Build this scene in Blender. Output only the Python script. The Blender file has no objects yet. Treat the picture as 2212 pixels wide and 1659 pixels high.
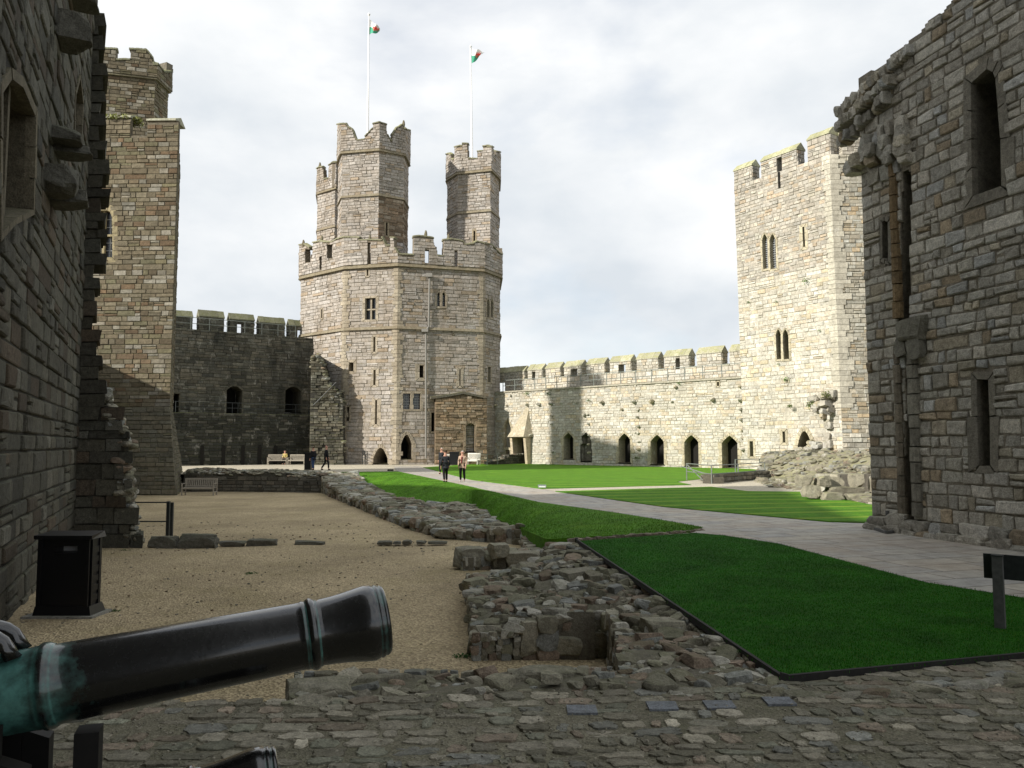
import bpy, bmesh, math, random
import numpy as np
from mathutils import Vector, Matrix, noise, geometry
R = random.Random(7)
D = bpy.data
SC = bpy.context.scene
COL = SC.collection
rad = math.radians
# ---------------------------------------------------------------- camera
F = 1769.6; TH = math.atan(130.5 / F); CZ = 1.8
ct, st = math.cos(TH), math.sin(TH)
cam = D.objects.new('camera', D.cameras.new('camera')); COL.objects.link(cam)
cam.location = (0, 0, CZ); cam.rotation_euler = (rad(90) + TH, 0, 0)
cam.data.sensor_width = 36; cam.data.lens = 36 * F / 2212; cam.data.clip_end = 3000
SC.camera = cam

def ray(u, v):
    a = (u - 1106) / F; b = -(v - 829.5) / F
    return Vector((a, ct - b * st, st + b * ct))
def G(u, v, z=0.0):                      # survey: the ground point seen in direction (u,v), at height z
    d = ray(u, v); t = (z - CZ) / d.z
    return Vector((d.x * t, d.y * t, z))
def P(u, v, y):                          # the point at distance y
    d = ray(u, v); t = y / d.y
    return Vector((d.x * t, y, CZ + d.z * t))

# ---------------------------------------------------------------- tagging
def tag(o, label=None, cat=None, group=None, kind=None):
    if label: o['label'] = label
    if cat: o['category'] = cat
    if group: o['group'] = group
    if kind: o['kind'] = kind
    return o
def empty(name, loc, label=None, cat=None, group=None, rz=0):
    o = D.objects.new(name, None); COL.objects.link(o)
    o.location = loc; o.rotation_euler.z = rz; o.empty_display_size = .3
    return tag(o, label, cat, group)
def copy_tree(o, parent=None):
    c = o.copy(); COL.objects.link(c)
    if parent: c.parent = parent
    for ch in [k for k in COL.objects if k.parent == o]:
        copy_tree(ch, c)
    return c

# ---------------------------------------------------------------- materials
def nm(name):
    m = D.materials.new(name); m.use_nodes = True
    nt = m.node_tree; b = nt.nodes['Principled BSDF']
    return m, nt, b
def N(nt, t, **k):
    n = nt.nodes.new(t)
    for a, v in k.items():
        if a in n.inputs: n.inputs[a].default_value = v
        else: setattr(n, a, v)
    return n
def mix(nt, fac, a, b, mode='MIX'):
    n = nt.nodes.new('ShaderNodeMix'); n.data_type = 'RGBA'; n.blend_type = mode
    for i, v in ((0, fac), (6, a), (7, b)):
        if hasattr(v, 'links'): nt.links.new(v, n.inputs[i])
        else: n.inputs[i].default_value = v if i == 0 else (*v, 1)
    return n.outputs[2]
def ramp(nt, fac, stops):
    n = nt.nodes.new('ShaderNodeValToRGB'); e = n.color_ramp.elements
    while len(e) < len(stops): e.new(.5)
    for i, (p, c) in enumerate(stops):
        e[i].position = p; e[i].color = (c, c, c, 1) if isinstance(c, (int, float)) else (*c, 1)
    nt.links.new(fac, n.inputs[0]); return n.outputs[0]
def coords(nt, scale=(1, 1, 1), rot=(0, 0, 0)):
    g = N(nt, 'ShaderNodeNewGeometry'); mp = N(nt, 'ShaderNodeMapping')
    mp.inputs['Scale'].default_value = scale; mp.inputs['Rotation'].default_value = rot
    nt.links.new(g.outputs['Position'], mp.inputs[0]); return mp.outputs[0]
def noi(nt, co, scale, detail=4, rough=.55, dist=0):
    n = N(nt, 'ShaderNodeTexNoise', Scale=scale, Detail=detail, Roughness=rough, Distortion=dist)
    nt.links.new(co, n.inputs['Vector']); return n.outputs[0]
def bump(nt, b, h, strength=.5, dist=.02):
    n = N(nt, 'ShaderNodeBump', Strength=strength, Distance=dist)
    nt.links.new(h, n.inputs['Height']); nt.links.new(n.outputs[0], b.inputs['Normal'])

def stone_mat(name, grain=1.0, stain=.3, stain_col=(.035, .035, .028), moss=.0, moss_col=(.10, .12, .03),
              bs=.6, bd=.03, speck=.25, pale=.0):
    m, nt, b = nm(name)
    at = N(nt, 'ShaderNodeAttribute', attribute_name='col')
    c = coords(nt)
    f = noi(nt, c, 9 / grain, 8, .7); f2 = noi(nt, c, 45 / grain, 4, .7)
    col = mix(nt, 1, at.outputs[0], ramp(nt, f, [(.25, .45), (.5, .95), (.75, 1.35)]), 'MULTIPLY')
    col = mix(nt, 1, col, ramp(nt, f2, [(.3, 1 - speck), (.7, 1 + speck)]), 'MULTIPLY')
    cs = coords(nt, (1, 1, .22)); s1 = noi(nt, cs, .9, 6, .65, .4); s2 = noi(nt, c, .35, 5, .6)
    sm = ramp(nt, s1, [(.42, 0), (.68, 1)]); sm2 = ramp(nt, s2, [(.40, 0), (.66, 1)])
    k = N(nt, 'ShaderNodeMath', operation='MULTIPLY_ADD'); nt.links.new(sm, k.inputs[0]); k.inputs[1].default_value = stain * .7
    k2 = N(nt, 'ShaderNodeMath', operation='MULTIPLY'); nt.links.new(sm2, k2.inputs[0]); k2.inputs[1].default_value = stain * .5
    nt.links.new(k2.outputs[0], k.inputs[2]); k.use_clamp = True
    col = mix(nt, k.outputs[0], col, stain_col)
    if pale > 0:
        p = noi(nt, coords(nt, (1, 1, .5)), 1.7, 7, .75)
        pk = N(nt, 'ShaderNodeMath', operation='MULTIPLY'); nt.links.new(ramp(nt, p, [(.58, 0), (.64, 1)]), pk.inputs[0]); pk.inputs[1].default_value = pale
        col = mix(nt, pk.outputs[0], col, (.62, .60, .54))
    if moss > 0:
        g = N(nt, 'ShaderNodeNewGeometry'); sx = N(nt, 'ShaderNodeSeparateXYZ'); nt.links.new(g.outputs['True Normal'], sx.inputs[0])
        up = ramp(nt, sx.outputs[2], [(.3, 0), (.75, 1)]); mn = ramp(nt, noi(nt, c, 3.5, 6, .7), [(.38, 0), (.6, 1)])
        mm = N(nt, 'ShaderNodeMath', operation='MULTIPLY'); nt.links.new(up, mm.inputs[0]); nt.links.new(mn, mm.inputs[1])
        m3 = N(nt, 'ShaderNodeMath', operation='MULTIPLY'); nt.links.new(mm.outputs[0], m3.inputs[0]); m3.inputs[1].default_value = moss
        col = mix(nt, m3.outputs[0], col, moss_col)
    nt.links.new(col, b.inputs['Base Color'])
    b.inputs['Roughness'].default_value = .92; b.inputs['Specular IOR Level'].default_value = .2
    h = N(nt, 'ShaderNodeMath', operation='MULTIPLY_ADD'); nt.links.new(f2, h.inputs[0]); h.inputs[1].default_value = .35
    nt.links.new(f, h.inputs[2]); bump(nt, b, h.outputs[0], bs, bd)
    return m
def plain(name, col, rough=.6, metal=0, nscale=20, var=.25, bs=.1, spec=.4):
    m, nt, b = nm(name)
    c = coords(nt); f = noi(nt, c, nscale, 6, .6)
    nt.links.new(mix(nt, 1, col, ramp(nt, f, [(.3, 1 - var), (.7, 1 + var)]), 'MULTIPLY'), b.inputs['Base Color'])
    b.inputs['Roughness'].default_value = rough; b.inputs['Metallic'].default_value = metal
    b.inputs['Specular IOR Level'].default_value = spec
    bump(nt, b, f, bs, .01); return m

M = {}
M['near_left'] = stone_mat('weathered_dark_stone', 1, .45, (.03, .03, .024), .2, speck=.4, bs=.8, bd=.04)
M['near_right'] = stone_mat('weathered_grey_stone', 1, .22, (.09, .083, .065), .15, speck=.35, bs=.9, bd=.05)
M['queen'] = stone_mat('brown_tower_stone', 1.5, .30, (.07, .06, .04), .8, (.16, .17, .05), bs=.6, bd=.05)
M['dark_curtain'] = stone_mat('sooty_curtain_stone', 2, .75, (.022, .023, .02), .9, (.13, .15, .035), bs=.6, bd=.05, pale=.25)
M['eagle'] = stone_mat('pinkish_grey_tower_stone', 2, .55, (.17, .13, .085), .8, (.16, .17, .045), bs=.7, bd=.06)
M['pale'] = stone_mat('pale_limestone', 1.6, .40, (.24, .215, .165), .55, (.25, .25, .11), bs=.7, bd=.05, pale=.5)
M['rubble'] = stone_mat('mossy_rubble_stone', .7, .25, (.05, .048, .035), .35, (.09, .10, .035), bs=.7, bd=.025, speck=.4)
M['cobble'] = stone_mat('worn_cobble_stone', .6, .3, (.05, .048, .035), .12, (.07, .08, .03), bs=.6, bd=.015, speck=.4)
M['cap'] = stone_mat('lichened_cap_stone', 1, .15, (.12, .12, .07), .85, (.27, .27, .12), bs=.4, bd=.03)
M['mosscap'] = stone_mat('mossy_cap_stone', 1, .3, (.06, .06, .04), .8, (.12, .13, .05), bs=.4, bd=.03)
M['void'] = plain('painted_interior_dark', (.018, .017, .015), .95, spec=.1)  # near-black colour standing in for the unlit depth behind openings
M['glass'] = plain('old_window_glass', (.03, .035, .045), .15, spec=.6)
M['lead'] = plain('lead_glazing_bars', (.35, .36, .36), .6)
M['rail'] = plain('galvanised_rail', (.22, .24, .22), .5, .4)
M['rail_dark'] = plain('dark_painted_rail', (.03, .035, .035), .45, .2)
M['black'] = plain('black_paint', (.006, .006, .007), .4, var=.3)
M['wood'] = plain('silvered_teak', (.28, .25, .20), .8, nscale=14)
M['wood_white'] = plain('pale_weathered_teak', (.62, .60, .54), .8, nscale=14)
M['timber'] = plain('grey_post_timber', (.10, .10, .095), .85, nscale=18)
M['carriage'] = plain('dark_carriage_iron', (.006, .005, .004), .7, var=.4)
M['white'] = plain('white_paint', (.8, .8, .8), .4, var=.05)
M['pipe'] = plain('painted_drainpipe', (.20, .19, .17), .7)
M['board'] = plain('tarred_edging_board', (.018, .017, .015), .85)

# ---------------------------------------------------------------- mesh collector
class MB:
    def __init__(s): s.v = []; s.f = []; s.c = []
    def add(s, pts, faces, col):
        o = len(s.v); s.v += [tuple(p) for p in pts]; s.c += [col] * len(pts)
        s.f += [tuple(i + o for i in f) for f in faces]
    def quad(s, a, b, c, d, col=(.3, .3, .3)): s.add((a, b, c, d), ((0, 1, 2, 3),), col)
    def hexa(s, p, col=(.3, .3, .3)):       # p: 4 bottom then 4 top, ccw
        s.add(p, ((0, 3, 2, 1), (4, 5, 6, 7), (0, 1, 5, 4), (1, 2, 6, 5), (2, 3, 7, 6), (3, 0, 4, 7)), col)
    def box(s, x0, x1, y0, y1, z0, z1, col=(.3, .3, .3)):
        s.hexa([(x0, y0, z0), (x1, y0, z0), (x1, y1, z0), (x0, y1, z0), (x0, y0, z1), (x1, y0, z1), (x1, y1, z1), (x0, y1, z1)], col)
    def bar(s, a, b, w, h=None, col=(.3, .3, .3)):
        a = Vector(a); b = Vector(b); h = h or w; d = (b - a).normalized()
        up = Vector((0, 0, 1)) if abs(d.z) < .9 else Vector((0, 1, 0))
        x = d.cross(up).normalized() * w / 2; y = x.cross(d).normalized() * h / 2
        s.hexa([a - x - y, a + x - y, a + x + y, a - x + y, b - x - y, b + x - y, b + x + y, b - x + y], col)
    def tube(s, pts, r, n=8, col=(.3, .3, .3), caps=True):
        pts = [Vector(p) for p in pts]; rs = r if isinstance(r, (list, tuple)) else [r] * len(pts)
        rings = []; vs = []
        for i, p in enumerate(pts):
            d = (pts[min(i + 1, len(pts) - 1)] - pts[max(i - 1, 0)]).normalized()
            up = Vector((0, 0, 1)) if abs(d.z) < .95 else Vector((0, 1, 0))
            x = d.cross(up).normalized(); y = x.cross(d)
            for k in range(n):
                a = 2 * math.pi * k / n; vs.append(p + (x * math.cos(a) + y * math.sin(a)) * rs[i])
        fs = [(i * n + k, i * n + (k + 1) % n, (i + 1) * n + (k + 1) % n, (i + 1) * n + k) for i in range(len(pts) - 1) for k in range(n)]
        if caps: fs += [tuple(range(n))[::-1], tuple((len(pts) - 1) * n + k for k in range(n))]
        s.add(vs, fs, col)
    def build(s, name, mat, parent=None, smooth=False, org=None):
        me = D.meshes.new(name)
        off = Vector(org) if org is not None else (Vector(parent_loc(parent)) if parent else Vector((0, 0, 0)))
        a = np.array(s.v, dtype=np.float32).reshape(-1, 3) - np.array(off, dtype=np.float32)
        me.from_pydata(a.tolist(), [], s.f)
        at = me.color_attributes.new('col', 'FLOAT_COLOR', 'POINT')
        at.data.foreach_set('color', np.array([(*c, 1) for c in s.c], dtype=np.float32).ravel())
        if smooth: me.polygons.foreach_set('use_smooth', [True] * len(me.polygons))
        me.materials.append(mat)
        o = D.objects.new(name, me); COL.objects.link(o)
        if parent: o.parent = parent
        elif org is not None: o.location = org
        me.update(); return o
def parent_loc(p):
    l = Vector((0, 0, 0))
    while p: l += p.location; p = p.parent
    return l

def pal(base, var=.12, odd=(), p=.0, hue=.05):
    def f(rnd):
        c = odd[rnd.randrange(len(odd))] if odd and rnd.random() < p else base
        k = 1 + rnd.uniform(-var, var) * 1.5; h = rnd.uniform(-hue, hue)
        return (c[0] * k * (1 + h), c[1] * k, c[2] * k * (1 - h))
    return f

# ---------------------------------------------------------------- masonry
class Face:
    """vertical (or battered) wall face from a to b (left to right seen from outside)."""
    def __init__(s, a, b, z0, z1, ta=None, tb=None):
        s.a = Vector(a[:2]); s.b = Vector(b[:2]); s.ta = Vector((ta or a)[:2]); s.tb = Vector((tb or b)[:2])
        s.z0 = z0; s.z1 = z1; s.L = (s.b - s.a).length
        u = (s.b - s.a) / s.L; s.u = u; s.n = Vector((u.y, -u.x))
    def pt(s, t, z, d=0.0):
        f = (z - s.z0) / (s.z1 - s.z0); q = t / s.L
        p = (s.a * (1 - q) + s.b * q) * (1 - f) + (s.ta * (1 - q) + s.tb * q) * f + s.n * d
        return Vector((p.x, p.y, z))
    def sz(s, u, v, d=0.0):
        r = ray(u, v); o = s.a + s.n * d
        t = (o.dot(s.n)) / (r.x * s.n.x + r.y * s.n.y)
        for _ in range(4):       # allow for batter
            z = CZ + r.z * t; f = (z - s.z0) / (s.z1 - s.z0)
            o2 = (s.a * (1 - f) + s.ta * f) + s.n * d
            t = o2.dot(s.n) / (r.x * s.n.x + r.y * s.n.y)
        p = Vector((r.x * t, r.y * t)); z = CZ + r.z * t
        f = (z - s.z0) / (s.z1 - s.z0); o = s.a * (1 - f) + s.ta * f
        return ((p - o).dot(s.u), z)
    def off(s, d, L0=None, L1=None, z0=None, z1=None):
        a = s.a + s.n * d; return Face(a, a + s.u * s.L, s.z0 if z0 is None else z0, s.z1 if z1 is None else z1)

def inpoly(x, y, P_):
    c = False; n = len(P_); j = n - 1
    for i in range(n):
        xi, yi = P_[i][0], P_[i][1]; xj, yj = P_[j][0], P_[j][1]
        if (yi > y) != (yj > y) and x < (xj - xi) * (y - yi) / (yj - yi) + xi: c = not c
        j = i
    return c
def grow(poly, w):
    cx = (min(p[0] for p in poly) + max(p[0] for p in poly)) / 2; cz = (min(p[1] for p in poly) + max(p[1] for p in poly)) / 2
    hx = (max(p[0] for p in poly) - min(p[0] for p in poly)) / 2; hz = (max(p[1] for p in poly) - min(p[1] for p in poly)) / 2
    kx = (hx + w) / max(hx, .01); kz = (hz + w) / max(hz, .01)
    return [(cx + (p[0] - cx) * kx, cz + (p[1] - cz) * kz) for p in poly]
def interp(prof, s):
    if s <= prof[0][0]: return prof[0][1]
    for (a, za), (b, zb) in zip(prof, prof[1:]):
        if s <= b: return za + (zb - za) * (s - a) / max(b - a, 1e-6)
    return prof[-1][1]

def masonry(m, F_, pl, row=(.25, .35), ln=(.35, .8), holes=(), top=None, left=None, right=None, region=None, mort=(.2, .19, .16),
            gap=.018, proud=(.02, .06), seed=1, lvl=1, thick=None, z0=None, z1=None, s0=0, s1=None, ext=0.0, jit=.012, base=0.0, missing=0.0, flat=False):
    rnd = random.Random(seed); s1 = F_.L if s1 is None else s1
    z0 = F_.z0 if z0 is None else z0; z1 = F_.z1 if z1 is None else z1
    g2 = [grow(h, .09) for h in holes]; g1 = [grow(h, .06) for h in holes]
    def ok(s, z, gs):
        if top and z > interp(top, s): return False
        if left and s < interp(left, z): return False
        if right and s > interp(right, z): return False
        if region and not region(s, z): return False
        for g in gs:
            if inpoly(s, z, g): return False
        return True
    def runs(zs, gs, step):
        n = max(2, int((s1 - s0) / step)); out = []; cur = None
        hz = any(min(p[1] for p in g) <= max(zs) and max(p[1] for p in g) >= min(zs) for g in gs)
        gg = gs if hz else ()
        if not hz and not (top or left or right or region): return [(s0, s1)]
        for i in range(n + 1):
            s = s0 + (s1 - s0) * i / n
            if all(ok(s, z, gg) for z in zs):
                if cur is None: cur = s
                last = s
            elif cur is not None:
                if last > cur + .02: out.append((cur, last))
                cur = None
        if cur is not None and last > cur + .02: out.append((cur, last))
        return out
    z = z0
    step = .06 if F_.L < 40 else .12
    while z < z1 - .02:
        h = rnd.uniform(*row); zb = z + h
        if z1 - zb < row[0] * .6: zb = z1
        nsub = 4 if holes else 1
        for k in range(nsub):
            za_, zb_ = z + (zb - z) * k / nsub, z + (zb - z) * (k + 1) / nsub
            for (a, b) in runs(((za_ + zb_) / 2,), g2, step):
                if thick:
                    m.hexa([F_.pt(a, za_, base), F_.pt(b, za_, base), F_.pt(b, za_, base - thick), F_.pt(a, za_, base - thick),
                            F_.pt(a, zb_, base), F_.pt(b, zb_, base), F_.pt(b, zb_, base - thick), F_.pt(a, zb_, base - thick)], mort)
                else:
                    m.quad(F_.pt(a, za_, base), F_.pt(b, za_, base), F_.pt(b, zb_, base), F_.pt(a, zb_, base), mort)
        if not flat:
            for (a, b) in runs((z + .02, (z + zb) / 2, zb - .02), g1, step):
                a_, b_ = a, b
                if a <= s0 + .01: a_ -= ext
                if b >= s1 - .01: b_ += ext
                s = a_
                while s < b_ - .03:
                    l = rnd.uniform(*ln) * (1.6 if rnd.random() < .08 else 1)
                    e = s + l
                    if b_ - e < ln[0] * .6: e = b_
                    e = min(e, b_)
                    if rnd.random() >= missing:
                        p = rnd.uniform(*proud)
                        subs = [(z, zb)]
                        if (zb - z) > .24 and rnd.random() < .16: zz = z + (zb - z) * rnd.uniform(.4, .6); subs = [(z, zz), (zz, zb)]
                        for (qa, qb) in subs: stone(m, F_, s, e, qa, qb, gap, p * rnd.uniform(.8, 1.2), jit, pl(rnd), rnd, lvl, base)
                    s = e
        z = zb

def stone(m, F_, s0, s1, za, zb, gap, p, jit, col, rnd, lvl, base):
    g = gap / 2
    j = lambda: rnd.uniform(-jit, jit)
    c = [(s0 + g + j(), za + g + j()), (s1 - g + j(), za + g + j()), (s1 - g + j(), zb - g + j()), (s0 + g + j(), zb - g + j())]
    cx = (s0 + s1) / 2; cz = (za + zb) / 2; hx = max((s1 - s0) / 2, .02); hz = max((zb - za) / 2, .02)
    def ring(ins, d, tj):
        return [F_.pt(cx + (x - cx) * max(0.1, 1 - ins / hx), cz + (y - cz) * max(.1, 1 - ins / hz), base + d + rnd.uniform(-tj, tj)) for x, y in c]
    if lvl == 1:
        v = ring(0, -.01, 0) + ring(.018, p, p * .25)
        m.add(v, [(4, 5, 6, 7)] + [(i, (i + 1) % 4, 4 + (i + 1) % 4, 4 + i) for i in range(4)], col)
    else:
        # rounded face: 8-gon rings
        def ring8(ins, d, tj, cut):
            q = []
            for i in range(4):
                x, y = c[i]; X = cx + (x - cx) * max(.1, 1 - ins / hx); Y = cz + (y - cz) * max(.1, 1 - ins / hz)
                k1 = cut * hx; k2 = cut * hz; sx = 1 if x > cx else -1; sy = 1 if y > cz else -1
                pa = (X - sx * k1, Y); pb = (X, Y - sy * k2)
                if i in (0, 2): q += [pb, pa]
                else: q += [pa, pb]
            return [F_.pt(a, b, base + d + rnd.uniform(-tj, tj)) for a, b in q]
        v = ring8(0, -.01, 0, .05) + ring8(.008, p * .65, p * .1, .09) + ring8(.03, p, p * .15, .14)
        v.append(F_.pt(cx + rnd.uniform(-.3, .3) * hx, cz + rnd.uniform(-.3, .3) * hz, base + p * rnd.uniform(.95, 1.12)))
        fs = []
        for r_ in range(2):
            for i in range(8): fs.append((r_ * 8 + i, r_ * 8 + (i + 1) % 8, r_ * 8 + 8 + (i + 1) % 8, r_ * 8 + 8 + i))
        fs += [(16 + i, 16 + (i + 1) % 8, 24) for i in range(8)]
        m.add(v, fs, col)

def rect(F_, u0, v0, u1, v1, d=0):
    a = F_.sz((u0 + u1) / 2, v1, d); b = F_.sz((u0 + u1) / 2, v0, d); s0 = F_.sz(u0, (v0 + v1) / 2, d)[0]; s1 = F_.sz(u1, (v0 + v1) / 2, d)[0]
    return (s0, s1, a[1], b[1])
def outline(s0, s1, z0, z1, kind='rect'):
    w = s1 - s0; c = (s0 + s1) / 2
    if kind == 'rect': return [(s0, z0), (s1, z0), (s1, z1), (s0, z1)]
    if kind == 'round': rise = w * .28
    elif kind == 'gothic': rise = w * .85
    else: rise = w * .45
    rise = min(rise, (z1 - z0) * .7); zs = z1 - rise; pts = [(s0, z0), (s1, z0)]
    n = 5
    for i in range(n + 1):
        t = i / n
        if kind == 'round': x = s1 - w * t; z = zs + rise * math.sin(math.pi * t) ** .8 if 0 < t < 1 else zs; pts.append((x, z))
        elif kind == 'shoulder': x = s1 - (w / 2) * t; z = zs + rise * (t ** .75); pts.append((x, z))
        else: x = s1 - (w / 2) * t; z = zs + rise * math.sin(t * math.pi / 2) ** .9; pts.append((x, z))
    if kind != 'round':
        for i in range(n - 1, -1, -1):
            x, z = pts[2 + i]; pts.append((2 * c - x, z))
    return pts
def frame(m, F_, ol, w=.18, d=.07, col=(.3, .27, .2), base=0, seed=3, sill=True, big=.0):
    rnd = random.Random(seed); og = grow(ol, w); n = len(ol)
    for i in range(n):
        if i == 0 and not sill: continue
        j = (i + 1) % n; a, b, A, B = ol[i], ol[j], og[i], og[j]
        L = math.hypot(b[0] - a[0], b[1] - a[1]); k = max(1, int(L / .45))
        for q in range(k):
            t0, t1 = q / k, (q + 1) / k; e = .012 / max(L, .05)
            t0 += e; t1 -= e; ww = 1 + (rnd.uniform(0, big) if (i in (1, n - 1)) else 0)
            L_ = lambda p, q_, t: (p[0] + (q_[0] - p[0]) * t, p[1] + (q_[1] - p[1]) * t)
            i0, i1 = L_(a, b, t0), L_(a, b, t1); o0, o1 = L_(A, B, t0), L_(A, B, t1)
            o0 = (i0[0] + (o0[0] - i0[0]) * ww, i0[1] + (o0[1] - i0[1]) * (ww if not big else 1)); o1 = (i1[0] + (o1[0] - i1[0]) * ww, i1[1] + (o1[1] - i1[1]) * (ww if not big else 1))
            dd = d * rnd.uniform(.85, 1.1); kcol = rnd.uniform(.82, 1.15)
            f = [F_.pt(*i0, base + dd), F_.pt(*i1, base + dd), F_.pt(*o1, base + dd), F_.pt(*o0, base + dd)]
            bk = [F_.pt(*i0, base - .1), F_.pt(*i1, base - .1), F_.pt(*o1, base - .1), F_.pt(*o0, base - .1)]
            m.hexa(bk + f, tuple(x * kcol for x in col))
def reveal(m, F_, ol, depth, col, base=0):
    n = len(ol)
    for i in range(n):
        j = (i + 1) % n
        m.quad(F_.pt(*ol[i], base - .02), F_.pt(*ol[j], base - .02), F_.pt(*ol[j], base - depth), F_.pt(*ol[i], base - depth), col)
def capface(m, F_, ol, depth, col, base=0):
    m.add([F_.pt(*p, base - depth) for p in ol], [tuple(range(len(ol)))], col)
def opening(F_, ol, parent, name, mat, depth=.5, fw=.18, fcol=(.3, .27, .2), fd=.07, glass=False, bars=0, base=0, sill=True, label=None, cap=True, big=0., rcol=None, seed=3, mull=0, blocked=None):
    m = MB(); frame(m, F_, ol, fw, fd, fcol, base, seed, sill, big); reveal(m, F_, grow(ol, .005), depth, rcol or tuple(x * .8 for x in fcol), base)
    s0, s1 = min(p[0] for p in ol), max(p[0] for p in ol); z0, z1 = min(p[1] for p in ol), max(p[1] for p in ol)
    for k in range(mull):
        s = s0 + (s1 - s0) * (k + 1) / (mull + 1); w = .07
        m.hexa([F_.pt(s - w, z0, base - .12), F_.pt(s + w, z0, base - .12), F_.pt(s + w, z0, base - .3), F_.pt(s - w, z0, base - .3),
                F_.pt(s - w, z1, base - .12), F_.pt(s + w, z1, base - .12), F_.pt(s + w, z1, base - .3), F_.pt(s - w, z1, base - .3)], fcol)
    if mull and glass:
        zm_ = z0 + (z1 - z0) * .48
        m.hexa([F_.pt(s0, zm_ - .06, base - .13), F_.pt(s1, zm_ - .06, base - .13), F_.pt(s1, zm_ - .06, base - .29), F_.pt(s0, zm_ - .06, base - .29),
                F_.pt(s0, zm_ + .06, base - .13), F_.pt(s1, zm_ + .06, base - .13), F_.pt(s1, zm_ + .06, base - .29), F_.pt(s0, zm_ + .06, base - .29)], fcol)
    o = m.build(name, mat, parent)
    if label: o['label'] = label
    if cap:
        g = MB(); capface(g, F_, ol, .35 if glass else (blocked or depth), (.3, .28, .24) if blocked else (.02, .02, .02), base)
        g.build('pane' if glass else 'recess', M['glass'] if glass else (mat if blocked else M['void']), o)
        if bars:
            b = MB(); nb = bars
            for k in range(1, nb * 2):
                s = s0 + (s1 - s0) * k / (nb * 2); b.bar(F_.pt(s, z0, base - .32), F_.pt(s, z1 - .05, base - .32), .03)
            nz = max(2, int((z1 - z0) / ((s1 - s0) / (nb * 2)) * .8))
            for k in range(1, nz):
                z = z0 + (z1 - z0) * k / nz; b.bar(F_.pt(s0, z, base - .32), F_.pt(s1, z, base - .32), .03)
            b.build('glazing_bar', M['lead'], o)
    return o

def string_course(m, faces, z, h=.25, d=.18, col=(.3, .28, .2), k=0):
    pts = poly_offset(faces, z, d); pts2 = poly_offset(faces, z, -.05)
    for i in range(len(pts) - 1):
        a, b, c, e = pts[i], pts[i + 1], pts2[i + 1], pts2[i]
        m.hexa([(a.x, a.y, z), (b.x, b.y, z), (c.x, c.y, z), (e.x, e.y, z), (e.x * .3 + a.x * .7, e.y * .3 + a.y * .7, z + h), (c.x * .3 + b.x * .7, c.y * .3 + b.y * .7, z + h), (c.x, c.y, z + h), (e.x, e.y, z + h)], col)
def poly_offset(faces, z, d):
    out = []
    for i in range(len(faces) + 1):
        if i == 0: p = faces[0].pt(0, z); n = faces[0].n
        elif i == len(faces): p = faces[-1].pt(faces[-1].L, z); n = faces[-1].n
        else:
            p = faces[i].pt(0, z); n = (faces[i - 1].n + faces[i].n); n = n / n.length; n = n / max(.4, n.dot(faces[i].n))
        out.append(Vector((p.x + n.x * d, p.y + n.y * d)))
    return out

def merlon(F_, s0, s1, z0, z1, zr, th, pl, mat, capmat, parent, slit=None, seed=1, row=(.22, .32), ln=(.3, .6), mort=(.25, .23, .2), capcol=(.33, .32, .24), name='merlon'):
    m = MB(); holes = []
    if slit: holes = [outline(slit[0], slit[1], slit[2], min(slit[3], z1 - .15))]
    th2 = th
    masonry(m, F_, pl, row, ln, holes, seed=seed, s0=s0, s1=s1, z0=z0, z1=z1, thick=th, mort=mort, ext=.02)
    # end faces carry stones too
    for (aa, bb) in ((F_.pt(s1, z0), F_.pt(s1, z0, -th)), (F_.pt(s0, z0, -th), F_.pt(s0, z0))):
        E = Face(aa, bb, z0, z1); masonry(m, E, pl, row, ln, seed=seed + 5, mort=mort, base=.004)
    Bk = Face(F_.pt(s1, z0, -th), F_.pt(s0, z0, -th), z0, z1)
    if not slit: masonry(m, Bk, pl, row, ln, seed=seed + 9, mort=mort, base=.004)
    o = m.build(name, mat, parent)
    c = MB(); e = .06; mid = -th / 2; rnd = random.Random(seed)
    n = max(2, int((s1 - s0) / .45))
    for k in range(n):
        a = s0 - e + (s1 - s0 + 2 * e) * k / n + (.006 if k else 0); b = s0 - e + (s1 - s0 + 2 * e) * (k + 1) / n
        q = rnd.uniform(-.02, .02); cc = vary(capcol, rnd)
        v = [F_.pt(a, z1 + .003, .08), F_.pt(b, z1 + .003, .08), F_.pt(b, z1 + .003, -th - .08), F_.pt(a, z1 + .003, -th - .08),
             F_.pt(a, z1 + .1 + q, .08), F_.pt(b, z1 + .1 + q, .08), F_.pt(b, z1 + .1 + q, -th - .08), F_.pt(a, z1 + .1 + q, -th - .08),
             F_.pt(a, zr + q, mid), F_.pt(b, zr + q, mid)]
        c.add(v, [(0, 3, 2, 1), (0, 1, 5, 4), (2, 3, 7, 6), (4, 5, 9, 8), (6, 7, 8, 9), (0, 4, 8, 7, 3), (1, 2, 6, 9, 5)], cc)
    c.build('cap_stone', capmat, o)
    return o

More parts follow.
